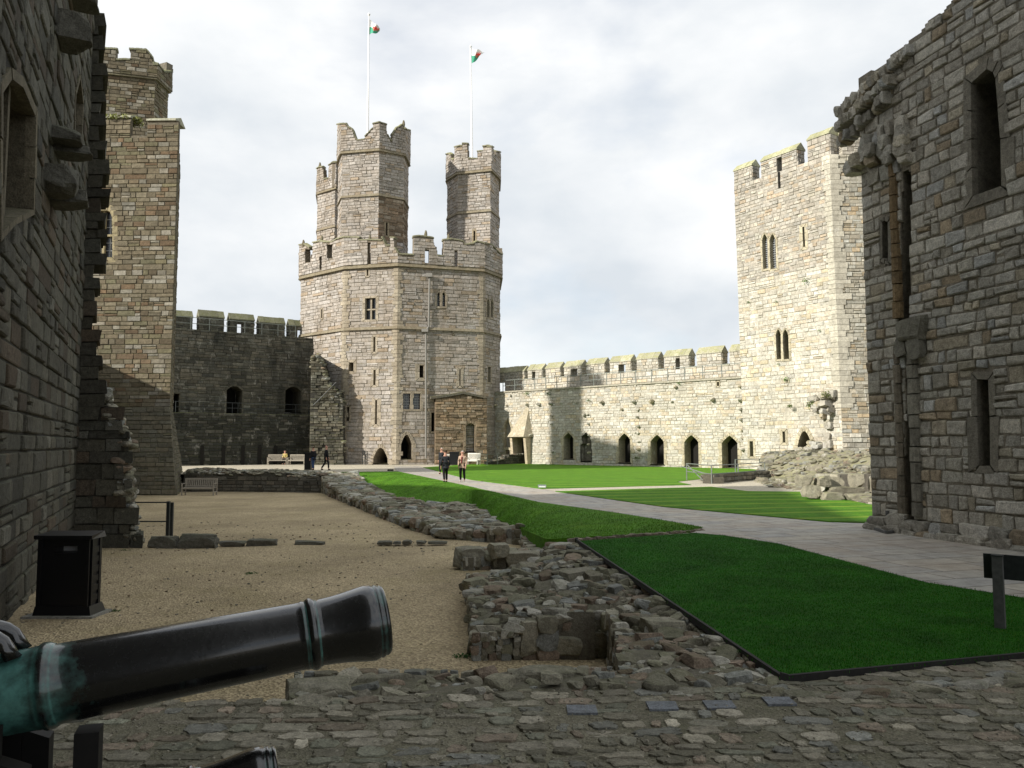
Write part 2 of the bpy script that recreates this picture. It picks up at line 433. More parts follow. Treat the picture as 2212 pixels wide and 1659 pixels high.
# ---------------------------------------------------------------- rocks
def ico(sub):
    bm = bmesh.new(); bmesh.ops.create_icosphere(bm, subdivisions=sub, radius=1)
    v = np.array([p.co[:] for p in bm.verts]); f = [tuple(x.index for x in q.verts) for q in bm.faces]; bm.free(); return v, f
def cubegrid(n):
    bm = bmesh.new(); bmesh.ops.create_cube(bm, size=2); bmesh.ops.subdivide_edges(bm, edges=bm.edges[:], cuts=n, use_grid_fill=True)
    v = np.array([p.co[:] for p in bm.verts]); f = [tuple(x.index for x in q.verts) for q in bm.faces]; bm.free(); return v, f
CUBE = {1: cubegrid(1), 2: cubegrid(2), 3: cubegrid(5)}
ICO = {1: ico(1), 2: ico(2), 3: ico(3)}
def lump(m, c, sx, sy, sz, rz, rnd, col, sub=2, cuts=7, tilt=.2, cube=False):
    v, f = ICO[sub]; v = v.copy()
    if cube:
        v, f = CUBE[sub]; v = v.copy()
        tap = np.array([rnd.uniform(-.14, .14) for _ in range(6)])
        v = np.stack([v[:, 0] * (1 + tap[0] * v[:, 2] + tap[1] * v[:, 1]), v[:, 1] * (1 + tap[2] * v[:, 2] + tap[3] * v[:, 0]), v[:, 2] * (1 + tap[4] * v[:, 0] + tap[5] * v[:, 1])], 1)
        for k_ in range(max(8, cuts)):
            if k_ < 8: n = np.array([(-1) ** (k_ & 1), (-1) ** ((k_ >> 1) & 1), (-1) ** ((k_ >> 2) & 1)], dtype=float) + np.array([rnd.uniform(-.5, .5) for _ in range(3)]); d = rnd.uniform(1.2, 1.6)
            else: n = np.array([rnd.gauss(0, 1), rnd.gauss(0, 1), rnd.gauss(0, 1)]); d = rnd.uniform(1.0, 1.5)
            n /= np.linalg.norm(n); q = v @ n; k = q > d; v[k] -= np.outer(q[k] - d, n)
        o3 = Vector((rnd.uniform(0, 50), rnd.uniform(0, 50), 0)); am = .05 if sub < 3 else .07
        v *= 1 + am * np.array([[noise.noise(Vector(p) * 1.3 + o3) + .8 * noise.noise(Vector(p) * 3.5 + o3)] for p in v.tolist()])
        cuts = 0; v *= .84
    for _ in range(cuts):
        n = np.array([rnd.gauss(0, 1), rnd.gauss(0, 1), rnd.gauss(0, .8)]); n /= np.linalg.norm(n)
        d = rnd.uniform(.5, .85); q = v @ n; k = q > d
        v[k] -= np.outer(q[k] - d, n)
    if not cube: q = v[:, 2] > .6; v[q, 2] = .6 + (v[q, 2] - .6) * .3
    v *= (sx, sy, sz)
    tx, ty = rnd.uniform(-tilt, tilt), rnd.uniform(-tilt, tilt)
    Mx = np.array(Matrix.Rotation(rz, 3, 'Z') @ Matrix.Rotation(tx, 3, 'X') @ Matrix.Rotation(ty, 3, 'Y'))
    v = v @ Mx.T + np.array(c)
    m.add(v.tolist(), f, col)
RUBPAL = [(.26, .24, .18), (.32, .295, .23), (.19, .175, .13), (.42, .40, .34), (.26, .20, .15), (.30, .305, .28), (.235, .225, .16)]
def rubcol(rnd): 
    c = RUBPAL[rnd.randrange(len(RUBPAL))]; k = rnd.uniform(.7, 1.25); return tuple(x * k for x in c)

def vary(c, rnd, a=.75, b=1.2):
    k = rnd.uniform(a, b); return tuple(x * k for x in c)
def gravel_z(y): return -.64 - .0075 * max(0, min(y, 60))

def flat_poly(m, pts, z=None, col=(.3, .3, .3)):
    vs = [Vector((p[0], p[1], (p[2] if z is None else z))) for p in pts]
    tr = geometry.tessellate_polygon([vs])
    fs = []
    for t in tr:
        a, b, c = (vs[i] for i in t)
        fs.append(t if (b - a).cross(c - a).z > 0 else t[::-1])
    m.add(vs, fs, col)

# ================================================================ SETTING
def ground_mat(name, c1, c2, scale, bs=.4, bd=.02, big=.25, green=None, fine=70):
    m, nt, b = nm(name); c = coords(nt)
    f = noi(nt, c, scale, 6, .7); g = noi(nt, c, .35, 5, .6)
    v = N(nt, 'ShaderNodeTexVoronoi', Scale=fine); nt.links.new(c, v.inputs['Vector'])
    col = mix(nt, ramp(nt, f, [(.3, 0), (.7, 1)]), c1, c2)
    col = mix(nt, .55, col, ramp(nt, v.outputs['Color'], [(.1, .35), (.9, 1.6)]), 'MULTIPLY')
    col = mix(nt, 1, col, ramp(nt, g, [(.3, 1 - big), (.7, 1 + big)]), 'MULTIPLY')
    if green:
        col = mix(nt, ramp(nt, noi(nt, c, .8, 7, .75), [(.5, 0), (.78, .6)]), col, green)
    nt.links.new(col, b.inputs['Base Color']); b.inputs['Roughness'].default_value = .95; b.inputs['Specular IOR Level'].default_value = .15
    bump(nt, b, v.outputs['Distance'], bs, bd); return m
M['gravel'] = ground_mat('pea_gravel', (.33, .26, .155), (.50, .41, .26), 25, .9, .03, .24, (.27, .23, .10), fine=30)
M['yard'] = ground_mat('trodden_gravel', (.38, .34, .26), (.47, .43, .34), 8, .3, .01, .12, None, fine=30)
M['dirt'] = ground_mat('gritty_mortar', (.13, .12, .085), (.21, .195, .14), 14, .5, .015, .35, (.10, .115, .05), fine=75)
M['earth'] = ground_mat('earth', (.10, .09, .06), (.16, .14, .10), 5)

def slab_mat():
    m, nt, b = nm('riven_paving'); c = coords(nt, (1, 1, 1), (0, 0, rad(-18)))
    br = N(nt, 'ShaderNodeTexBrick', Scale=1.0); nt.links.new(c, br.inputs['Vector'])
    br.inputs['Color1'].default_value = (.42, .385, .32, 1); br.inputs['Color2'].default_value = (.34, .33, .305, 1); br.inputs['Mortar'].default_value = (.11, .10, .085, 1)
    br.inputs['Brick Width'].default_value = .95; br.inputs['Row Height'].default_value = .55; br.inputs['Mortar Size'].default_value = .012; br.inputs['Bias'].default_value = 0
    br.offset = .37; br.squash = 1.3; br.squash_frequency = 3
    g = coords(nt); n1 = noi(nt, g, 3, 7, .65); n2 = noi(nt, g, .5, 4, .6); n3 = noi(nt, g, 30, 4, .7)
    col = mix(nt, 1, br.outputs[0], ramp(nt, n1, [(.3, .7), (.7, 1.25)]), 'MULTIPLY')
    col = mix(nt, 1, col, ramp(nt, n3, [(.3, .85), (.7, 1.15)]), 'MULTIPLY')
    col = mix(nt, ramp(nt, n2, [(.45, 0), (.7, .5)]), col, (.33, .25, .18))
    nt.links.new(col, b.inputs['Base Color']); b.inputs['Roughness'].default_value = .75; b.inputs['Specular IOR Level'].default_value = .3
    h = N(nt, 'ShaderNodeMath', operation='MULTIPLY_ADD'); nt.links.new(n1, h.inputs[0]); h.inputs[1].default_value = .6
    iv = N(nt, 'ShaderNodeMath', operation='SUBTRACT'); iv.inputs[0].default_value = 1; nt.links.new(br.outputs['Fac'], iv.inputs[1]); nt.links.new(iv.outputs[0], h.inputs[2])
    bump(nt, b, h.outputs[0], .6, .02); return m
M['paving'] = slab_mat()

def grass_mat(name, stripe=0, sdir=0, base=(.035, .12, .012), tip=(.07, .19, .02)):
    m, nt, b = nm(name); c = coords(nt)
    f = noi(nt, c, 60, 4, .8); g = noi(nt, c, 1.1, 6, .65); g2 = noi(nt, coords(nt, (1, 1, 1)), 7, 5, .7)
    col = mix(nt, ramp(nt, f, [(.3, 0), (.7, 1)]), tuple(x * .7 for x in base), tip)
    col = mix(nt, 1, col, ramp(nt, g, [(.3, .72), (.7, 1.25)]), 'MULTIPLY')
    col = mix(nt, 1, col, ramp(nt, g2, [(.3, .7), (.7, 1.3)]), 'MULTIPLY')
    col = mix(nt, ramp(nt, noi(nt, c, .6, 8, .75), [(.55, 0), (.72, .45)]), col, tuple(x * 1.25 for x in (tip[0] * 1.5, tip[1], tip[2])))
    if stripe:
        w = N(nt, 'ShaderNodeTexWave', Scale=stripe, Distortion=1.2, Detail=3); w.inputs['Detail Scale'].default_value = .6
        nt.links.new(coords(nt, (1, 1, 1), (0, 0, sdir)), w.inputs['Vector'])
        col = mix(nt, ramp(nt, w.outputs[1], [(.8, 0), (.99, .62)]), col, (.24, .34, .04))
    nt.links.new(col, b.inputs['Base Color']); b.inputs['Roughness'].default_value = .9; b.inputs['Specular IOR Level'].default_value = .15
    bump(nt, b, f, 1, .03); return m
M['grass'] = grass_mat('lawn_turf', 0, 0, (.018, .115, .004), (.035, .17, .007)); M['grass_bank'] = grass_mat('bank_turf', 0, 0, (.06, .175, .008), (.11, .26, .016)); M['grass_far'] = grass_mat('striped_turf', .2, rad(78), (.062, .19, .008), (.105, .265, .015))

def sheet(name, pts, mat, z, kind='structure', label=None, thick=0):
    m = MB(); flat_poly(m, [(p.x, p.y) for p in pts], z)
    if thick:
        n = len(pts)
        for i in range(n):
            a, b = pts[i], pts[(i + 1) % n]
            m.quad((a.x, a.y, z), (b.x, b.y, z), (b.x, b.y, z - thick), (a.x, a.y, z - thick))
    return tag(m.build(name, mat), kind=kind)
V2 = lambda x, y: Vector((x, y, 0))

m = MB(); flat_poly(m, [(-600, -600), (600, -600), (600, 600), (-600, 600)], -1.35); tag(m.build('ground', M['earth']), kind='structure')
# sunken gravel yard
m = MB(); nx, ny = 80, 100; vs = []
for j in range(ny + 1):
    y = 3 + 50 * (j / ny) ** 1.3
    for i in range(nx + 1):
        x = -32 + 36 * i / nx
        vs.append((x, y, gravel_z(y) + .035 * noise.noise(Vector((x * .4, y * .4, 1))) + .012 * noise.noise(Vector((x * 2, y * 2, 3)))))
m.add(vs, [(j * (nx + 1) + i, j * (nx + 1) + i + 1, (j + 1) * (nx + 1) + i + 1, (j + 1) * (nx + 1) + i) for j in range(ny) for i in range(nx)], (.3, .3, .3))
tag(m.build('gravel_yard', M['gravel'], smooth=True), kind='structure')

TL = [G(735, 1020), G(859, 1018.5), G(1000, 1048), G(1163, 1085), G(1327, 1107.7), G(1430, 1124), G(1519, 1140)]
up = [V2(14, 6), V2(2.15, 6.25), V2(1.3, 15.1)] + TL[::-1] + [V2(-12, 51), V2(-45, 51), V2(-70, 140), V2(90, 140), V2(90, 6)]
sheet('courtyard_ground', up, M['yard'], -.03)
path = [G(850, 1008), G(859, 1018.2), G(1000, 1048), G(1163, 1085), G(1327, 1107.7), G(1430, 1124), G(1519, 1140), G(1495, 1151), G(1560, 1158), G(1681, 1176), G(2001, 1261), G(2212, 1294.6), G(2420, 1368), V2(13, 6), V2(14, 9), G(2400, 1200), G(2212, 1170), G(1960, 1130),
        G(1877, 1130), G(1790, 1127.7), G(1437.5, 1095.6), G(1199.5, 1062), G(1171.5, 1056.4), G(1017.5, 1036.8), G(913.8, 1010), G(905, 1006)]
sheet('path', path, M['paving'], -.004)
cross = [G(1171.5, 1056.4), G(1199.5, 1062), G(1415.7, 1055.7), G(1535.7, 1052), G(1615, 1061.7), G(1727.7, 1063), G(1775.7, 1069), G(1877, 1090.5), G(1900, 1060), G(1700, 1030), G(1560, 1030), G(1460, 1041), G(1493.5, 1047.5)]
sheet('cross_path', cross, M['yard'], .0)
LA = [G(913.8, 1010), G(1017.5, 1036.8), G(1171.5, 1056.4), G(1493.5, 1047.8), G(1462, 1041), G(1535, 1033), G(1660, 1030), G(1660, 1017), G(1605, 1012), G(1197, 995), G(1040, 1001)]
sheet('lawn', LA, M['grass_far'], .02, thick=.04)
LB = [G(1199.5, 1062), G(1437.5, 1095.6), G(1790, 1127.7), G(1920, 1130), G(1920, 1094), G(1877.7, 1090.5), G(1775.7, 1069), G(1727.7, 1063), G(1615, 1061.7), G(1535.7, 1052), G(1415.7, 1055.7)]
sheet('lawn', LB, M['grass_far'], .02, thick=.04)
LN = [G(1690, 1468), G(2425, 1398), G(2420, 1368), G(2212, 1294.6), G(2001, 1261), G(1681, 1176), G(1560, 1158), G(1500, 1153), G(1250, 1171)]
sheet('lawn', LN, M['grass'], .02, thick=.06)
# small lawn patch near far railing
sheet('lawn', [G(1036, 1002), G(1100, 1002), G(1110, 995), G(1040, 994)], M['grass_far'], .01, thick=.03)

# grassy bank between the path and the ruin
BL = [Vector((-9.6, 50.3, -.25)), Vector((-7.9, 44.2, -.4)), Vector((-5.8, 38, -.5)), Vector((-3.66, 32.7, -.55)), Vector((-1.5, 30.8, -.45)), Vector((-.7, 26, -.45)), Vector((.2, 21.6, -.38)), Vector((.75, 17.8, -.25)), G(1237, 1162, -.2), G(1330, 1157, -.13), G(1430, 1152, -.05), G(1490, 1149, -.01)]
def resample(L, n):
    d = [0]
    for a, b in zip(L, L[1:]): d.append(d[-1] + (b - a).length)
    out = []
    for i in range(n + 1):
        t = d[-1] * i / n
        for k in range(len(L) - 1):
            if t <= d[k + 1] + 1e-6: out.append(L[k].lerp(L[k + 1], (t - d[k]) / max(1e-6, d[k + 1] - d[k]))); break
    return out
A_ = resample(TL, 90); B_ = resample(BL, 90); nb = 14; vs = []; sk = []
bank_pts = []
for i in range(91):
    sk += [(B_[i].x, B_[i].y, B_[i].z + .015), (B_[i].x, B_[i].y, -1.2)]
    for j in range(nb + 1):
        t = j / nb; p = A_[i].lerp(B_[i], t); s = max(0, (t - .35) / .65); s = s * s * (3 - 2 * s)
        z = .015 + (B_[i].z - .0) * s + (.05 * noise.noise(Vector((p.x * .5, p.y * .5, 5))) * (1 if 0 < j < nb else 0))
        vs.append((p.x, p.y, z))
m = MB(); m.add(vs, [(i * (nb + 1) + j, (i + 1) * (nb + 1) + j, (i + 1) * (nb + 1) + j + 1, i * (nb + 1) + j + 1) for i in range(90) for j in range(nb)], (.1, .2, .05))
m.add(sk, [(i * 2, i * 2 + 1, i * 2 + 3, i * 2 + 2) for i in range(90)], (.1, .2, .05))
tag(m.build('grass_bank', M['grass_bank'], smooth=True), kind='structure')
BANK = vs

# cobbled platform the guns stand on
cob = [V2(-8, -4), V2(16, -4), V2(16, 8.6), V2(5.6, 7.55), V2(2.05, 6.36), V2(-1.5, 5.95), V2(-8, 5.75)]
m = MB(); flat_poly(m, cob, -.012)
for a, b in ((cob[-1], cob[-2]), (cob[-2], cob[-3])):
    m.quad((a.x, a.y, -.012), (b.x, b.y, -.012), (b.x, b.y, -1.1), (a.x, a.y, -1.1))
tag(m.build('cobble_bedding', M['dirt']), kind='structure')
m = MB(); rnd = random.Random(3)
cobp = [(p.x, p.y) for p in cob]
COBPAL = [(.12, .12, .105), (.16, .155, .135), (.20, .19, .165), (.14, .15, .155), (.11, .105, .09), (.17, .14, .12), (.24, .23, .205), (.13, .14, .12)]
squares = [G(1257, 1532), G(1430, 1524), G(1554, 1522), G(1683, 1514)]
def paver(m, cx, cy, hx, hy, rz, z, h, col, rnd, irr=.15):
    n = 16; v = []
    sk = rnd.uniform(-.18, .18) * (irr > .05); tp_ = rnd.uniform(-.15, .15) * (irr > .05)
    rr = [1 + rnd.uniform(-irr, irr) for _ in range(n)]
    for (k, zz) in ((1, z - .06), (.98, z + h * .7), (.88, z + h)):
        for i in range(n):
            a = 2 * math.pi * (i + .5) / n; cx_, sy_ = math.cos(a), math.sin(a)
            q = (abs(cx_) ** 5 + abs(sy_) ** 5) ** (-1 / 5)
            x, y = cx_ * q * hx * k * rr[i], sy_ * q * hy * k * rr[i]
            x += y * sk; y *= 1 + tp_ * x / hx
            v.append((cx + x * math.cos(rz) - y * math.sin(rz), cy + x * math.sin(rz) + y * math.cos(rz), zz + (rnd.uniform(-.006, .006) if k < 1 else 0)))
    v.append((cx, cy, z + h * rnd.uniform(.9, 1.2)))
    f = [(r * n + i, r * n + (i + 1) % n, r * n + n + (i + 1) % n, r * n + n + i) for r in range(2) for i in range(n)] + [(2 * n + i, 2 * n + (i + 1) % n, 3 * n) for i in range(n)]
    m.add(v, f, col)
y = 2.2; row = 0
while y < 6.9:
    h = rnd.uniform(.07, .17); x = -4.6 - rnd.uniform(0, .3)
    while x < 7.5:
        w = rnd.uniform(.06, .2) if rnd.random() < .6 else rnd.uniform(.2, .34); cx, cy = x + w / 2, y + h / 2 + .10 * math.sin(x * .8) + .12 * x * .25
        x += w + rnd.uniform(.006, .03)
        if not inpoly(cx, cy, cobp) or cy < 2.9: continue
        if any(abs(cx - q.x) < .19 and abs(cy - q.y) < .15 for q in squares): continue
        if rnd.random() < .10: continue
        c = COBPAL[rnd.randrange(8)]; k = rnd.uniform(.65, 1.35) * (1.5 if rnd.random() < .08 else 1)
        paver(m, cx, cy, w / 2 * rnd.uniform(.8, 1), h / 2 * rnd.uniform(.75, 1.02), rnd.uniform(-.2, .2) + .03, -.010 + rnd.uniform(-.005, .005), rnd.uniform(.003, .012), tuple(a * k * 1.05 * w_ + b_ * .45 for a, b_, w_ in zip(c, (.15, .14, .10), (1.05, 1, .9))), rnd, .14)
    y += h + .008
for q in squares:
    a_ = [(q.x - .1 + rnd.uniform(-.01, .01), q.y - .085), (q.x + .1, q.y - .085 + rnd.uniform(-.01, .01)), (q.x + .1 + rnd.uniform(-.01, .01), q.y + .085), (q.x - .1, q.y + .085)]
    m.hexa([(x, y, -.08) for x, y in a_] + [(x, y, .004) for x, y in a_], (.20, .215, .235))
for _ in range(2600):   # loose chips between the stones
    x, y_ = rnd.uniform(-4, 6.5), rnd.uniform(3.2, 6.3)
    if inpoly(x, y_, cobp): lump(m, (x, y_, rnd.uniform(-.008, .012)), rnd.uniform(.005, .014), rnd.uniform(.005, .012), .006, rnd.uniform(0, 3), rnd, vary((.40, .37, .29), rnd, .5, 1), sub=1, cuts=3)
tag(m.build('cobbles', M['cobble']), kind='structure')

# ---------------------------------------------------------------- ruined footings
CP = [(-10.6, 48, -.05), (-9, 50, 0), (-7, 37, -.55), (-3.57, 27, -.62), (-1.9, 23, -.56), (.3, 21.3, -.55), (.3, 19.5, -.55), (-.9, 17.5, -.5), (.6, 17, -.5), (-.6, 14, -.42), (-.4, 10, -.40),
      (1.2, 10.2, -.40), (.4, 12, -.36), (1.3, 8.5, -.12), (1, 7, -.04), (-1.7, 6.6, -.04), (-1.5, 5.9, .0), (1.5, 6.1, 0), (2, 6.4, 0.0), (1.5, 12, -.05), (1.2, 15.3, -.03), (.3, 21.5, -.32), (-.7, 26, -.42), (-1.8, 30.5, -.45), (-3.6, 32.5, -.5), (-7.7, 43.7, -.35), (1.75, 9, .0), (1.92, 7.5, .0), (1.4, 13.5, -.01), (1.58, 11.3, 0), (1.67, 10, 0), (1.0, 12.5, -.14), (1.1, 9.8, -.1), (1.25, 10.6, -.12)]
def ztop(x, y):
    w = 0; s = 0
    for a, b, c in CP:
        q = 1 / ((x - a) ** 2 + (y - b) ** 2 + .05) ** 1.5; w += q; s += q * c
    return s / w
ruin = [(-10.9, 47.6), (-3.62, 27.1), (-2.0, 23.0), (.35, 21.4), (.45, 18.4), (-.98, 18.3), (-.98, 16.95), (.62, 17.5), (.68, 14.5), (-.74, 14.3), (-.42, 9.75), (1.2, 10.0), (1.12, 9.0), (.95, 6.95), (-1.75, 6.8), (-1.52, 5.9), (2.0, 6.1),
        (2.08, 6.25), (1.56, 11.8), (1.2, 15.4), (.95, 16.9), (.3, 21.6), (-.7, 26), (-1.5, 30.8), (-3.66, 32.7), (-5.8, 38), (-7.9, 44.2), (-9.6, 50.2)]
def mound(name, poly, zf, res, count, size, mat, zb, seed, core=(.17, .155, .12), flatk=.6, edge=True, emb=.35, org=(0, 0, 0), label=None, cat=None, big=None, resy=None, lift=0, tone=1):
    rnd = random.Random(seed); m = MB()
    xs = [p[0] for p in poly]; ys = [p[1] for p in poly]; x0, x1, y0, y1 = min(xs), max(xs), min(ys), max(ys)
    resy = resy or res
    cells = [(i, j) for i in range(int((x1 - x0) / res) + 1) for j in range(int((y1 - y0) / resy) + 1) if inpoly(x0 + (i + .5) * res, y0 + (j + .5) * resy, poly)]
    S = set(cells); idx = {}; vs = []; fs = []
    def vid(i, j, low=False):
        k = (i, j, low)
        if k not in idx:
            x, y = x0 + i * res, y0 + j * resy; idx[k] = len(vs)
            vs.append((x, y, zb if low else zf(x, y) + .05 * noise.noise(Vector((x * 3, y * 3, 0))) - .04))
        return idx[k]
    for i, j in cells:
        fs.append((vid(i, j), vid(i + 1, j), vid(i + 1, j + 1), vid(i, j + 1)))
        for (di, dj, a, b) in ((-1, 0, (i, j + 1), (i, j)), (1, 0, (i + 1, j), (i + 1, j + 1)), (0, -1, (i, j), (i + 1, j)), (0, 1, (i + 1, j + 1), (i, j + 1))):
            if (i + di, j + dj) not in S: fs.append((vid(*a, True), vid(*b, True), vid(*b), vid(*a)))
    m.add(vs, fs, core)
    n = 0; t = 0
    while n < count and t < count * 20:
        t += 1; x = rnd.uniform(x0, x1); y = rnd.uniform(y0, y1)
        if not inpoly(x, y, poly): continue
        n += 1; r = size(x, y, rnd); h = r * (flatk if y < 14 or y > 60 or zb > -1 else .42) * rnd.uniform(.6, 1.2)
        lump(m, (x, y, zf(x, y) - .05 + h * (lift + rnd.uniform(-.45, .5))), r * rnd.uniform(.8, 1.4), r * rnd.uniform(.6, 1), h, rnd.uniform(-.7, .7) + (1.57 if rnd.random() < .3 else 0), rnd, tuple(tone * c for c in rubcol(rnd)), sub=2 if r > .06 else 1, cuts=11, tilt=.3 if y < 14 else .15, cube=rnd.random() < .5)
    if edge:
        k = len(poly)
        for i in range(k):
            a, b = Vector(poly[i]), Vector(poly[(i + 1) % k])
            L = (b - a).length; s = 0
            while s < L:
                p = a.lerp(b, s / L); ns = size(p.x, p.y, rnd) * rnd.uniform(.9, 1.5); zt = zf(p.x, p.y)
                z = zt
                ang = math.atan2(b.y - a.y, b.x - a.x)
                while z > zb + .02 and z > gravel_z(p.y) - .1:
                    hh = min(.13, ns * .6) * rnd.uniform(.7, 1.2)
                    lump(m, (p.x + rnd.uniform(-.02, .02), p.y + rnd.uniform(-.02, .02), z - hh), ns * .75, ns * .5, hh * 1.15, ang + rnd.uniform(-.1, .1), rnd, rubcol(rnd), cuts=10, tilt=.06, cube=True)
                    z -= hh * 1.7
                s += ns * 1.25
    if big:
        for (x, y, z, a, b, c, rz) in big:
            lump(m, (x, y, z), a, b, c, rz, rnd, vary((.30, .28, .215), rnd), sub=3, cuts=16, tilt=.08, cube=rnd.random() < .75)
    o = m.build(name, mat, org=org); return tag(o, label, cat)
def rsize(x, y, rnd):
    k = .055 + .0055 * max(0, min(y - 6, 14)) + (.0015 * max(0, y - 20))
    return min(.2, k) * (rnd.uniform(.45, 1.1) if rnd.random() < .7 else rnd.uniform(1.1, 2.2))
bigs = [(-.9, 17.2, -.55, .36, .3, .26, .2), (-.28, 17.0, -.36, .22, .2, .17, .5), (.25, 17.3, -.6, .5, .25, .2, .1), (-.1, 9.93, -.56, .36, .2, .17, .03), (.56, 9.98, -.57, .30, .2, .16, .02), (1.0, 10.05, -.55, .22, .2, .16, .02),
        (1.05, 12.6, -.25, .42, .3, .2, .4), (.9, 11.3, -.28, .3, .25, .15, 1), (1.25, 13.4, -.15, .35, .25, .2, .2), (1.55, 8.6, -.1, .22, .18, .12, .3), (-1.45, 6.3, -.1, .28, .24, .16, .3), (-.95, 6.05, -.05, .26, .12, .06, -.5),
        (-1.1, 6.68, -.1, .5, .16, .1, .05), (.25, 6.75, -.08, .28, .13, .1, 0), (.3, 6.5, .0, .1, .06, .05, .2), (.62, 6.42, .0, .09, .05, .05, .1), (.48, 6.3, .0, .08, .05, .04, -.1), (1.1, 6.25, .02, .16, .12, .1, 0)]
tag(mound('ruined_footing', ruin, ztop, .11, 7200, rsize, M['rubble'], -1.2, 11, big=bigs, resy=.22), 'long low ruined rubble wall footing running from the cobbles back past the grass bank', 'ruin')
# stone border between lawn and cobbles (bottom right)
rb = MB(); rnd = random.Random(5)
for i in range(46):
    t = i / 46; p = Vector((2.05, 6.12)).lerp(Vector((4.9, 6.75)), t) + Vector((rnd.uniform(-.04, .1), rnd.uniform(-.16, -.01)))
    r = rnd.uniform(.06, .2); lump(rb, (p.x, p.y, -.02), r, r * .6, r * .35, rnd.uniform(-.2, .3), rnd, rubcol(rnd) if rnd.random() < .5 else (.24, .225, .18), cuts=8)
tag(rb.build('border_stones', M['rubble']), 'row of half-buried boulders along the bottom edge of the near lawn', 'stones', kind='stuff')

# cross footing far back (front face coursed)
fa, fb = G(396, 1062, -1.0), G(706, 1064, -1.0)
Fx = Face(fa, fb, -1.1, .12)
prof = [(0, .15), (1.5, .12), (3, .03), (5, .1), (7, -.02), (Fx.L, -.05)]
m = MB(); masonry(m, Fx, pal((.11, .10, .08), .25), (.16, .26), (.25, .6), top=prof, thick=2.6, mort=(.07, .065, .05), seed=21)
rnd = random.Random(8)
for _ in range(900):
    s = rnd.uniform(0, Fx.L); d = rnd.uniform(-2.7, .05); p = Fx.pt(s, 0, d)
    lump(m, (p.x, p.y, interp(prof, s) + rnd.uniform(-.06, .12) + .1 * math.sin(min(1, -d / 2.6) * 3.1)), rnd.uniform(.1, .34), rnd.uniform(.08, .2), rnd.uniform(.04, .1), rnd.uniform(-.4, .4), rnd, tuple(1.1 * c for c in rubcol(rnd)), sub=1, cuts=5)
tag(m.build('ruined_footing', M['rubble']), 'low dark coursed wall footing behind the wooden bench on the gravel', 'ruin')

m = MB(); rnd = random.Random(70)
for _ in range(900):
    y = 6.9 + 22 * rnd.random() ** 1.6; x = rnd.uniform(-.36 * y - 3, -.1 - .12 * max(0, y - 12))
    q = .012 + .0011 * y; q *= rnd.uniform(.5, 1.3); lump(m, (x, y, gravel_z(y) + .005), q, q * .8, q * .5, rnd.uniform(0, 3), rnd, vary(((.42, .36, .25), (.22, .2, .16), (.30, .22, .14))[rnd.randrange(3)], rnd), sub=1, cuts=3)
tag(m.build('pebbles', M['rubble']), 'loose pebbles scattered over the gravel yard', 'pebbles', kind='stuff')
# kerb stones across the gravel
m0 = [(-6.9, 15.55, .3, .1), (-6.0, 15.65, .95, .11), (-4.85, 15.8, .95, .13), (-3.9, 15.9, .5, .05), (-3.2, 15.95, .62, .07), (-2.05, 15.98, .55, .05), (-.95, 16.05, .18, .04), (-.6, 16.1, .25, .04)]
kx = [((317, 382), 1162, 1180), ((384, 466), 1158, 1180), ((474, 528), 1170, 1177), ((533, 596), 1167, 1176), ((634, 699), 1170, 1175), ((815, 846), 1169, 1174), ((849, 865), 1170, 1174), ((868, 888), 1168, 1173), ((898, 919), 1169, 1173), ((925, 965), 1170, 1174)]
for i, ((ua, ub), vt, vb) in enumerate(kx):
    a = G(ua, vb, -.75); b = G(ub, vb, -.75); hgt = max(.035, (vb - vt) * a.y / F)
    k = MB(); rnd = random.Random(60 + i); lump(k, ((a.x + b.x) / 2, a.y + .12, -.76 + hgt * .35), (b.x - a.x) / 2 * 1.15, .16, hgt * .95, 0, rnd, (.15, .145, .12), sub=3, cuts=14, tilt=.02, cube=True)
    o = k.build('kerb_stone', M['rubble'], org=((a.x + b.x) / 2, a.y, -.76))
    lab = ['tall squared kerb stone nearest the handrail in the row across the gravel', 'longest tall kerb stone beside the first one in the row across the gravel', 'thin low kerb stone right after the two tall ones', 'flat dark slab, fourth kerb stone from the left in the gravel', 'long thin slab standing alone mid way along the row of kerb stones', 'short kerb stone, sixth from the left in the row across the gravel', 'small kerb stone, seventh from the left in the row', 'small kerb stone, eighth from the left in the row', 'small kerb stone, last but one before the ruined footing', 'kerb stone touching the ruined footing at the right end of the row'][i]
    tag(o, lab, 'kerb stone', 'kerb stones across the gravel yard')

k = MB(); rnd = random.Random(19); qa, qb = G(1236, 1167, -.02), G(1516, 1147, -.02)
for i in range(26):
    p = qa.lerp(qb, i / 25); lump(k, (p.x, p.y + rnd.uniform(-.04, .04), -.02), rnd.uniform(.05, .12), .07, rnd.uniform(.03, .05), rnd.uniform(-.2, .3), rnd, vary((.24, .20, .15), rnd), cuts=8, cube=True)
tag(k.build('stone_edging', M['rubble'], org=qa), 'thin line of flat stones between the grass bank and the near lawn', 'stone edging', kind='stuff')
# edging boards of the near lawn
for (a, b, lab) in ((G(1245, 1168), G(1690, 1468), 'dark edging board along the long left side of the near lawn'), (G(1690, 1469), G(2300, 1410), 'dark edging board along the bottom edge of the near lawn')):
    k = MB(); d = (b - a).normalized(); n = Vector((-d.y, d.x, 0)) * (-.03)
    k.bar(a + n * -1 + Vector((0, 0, .0)) if False else a + Vector((0, 0, .0)), b, .03, .07)
    k.bar(a - d * .0 + Vector((0, 0, -.03)), a + d * .02 + Vector((0, 0, .05)), .05)
    tag(k.build('edging_board', M['board'], org=a), lab, 'lawn edging', 'lawn edging boards')

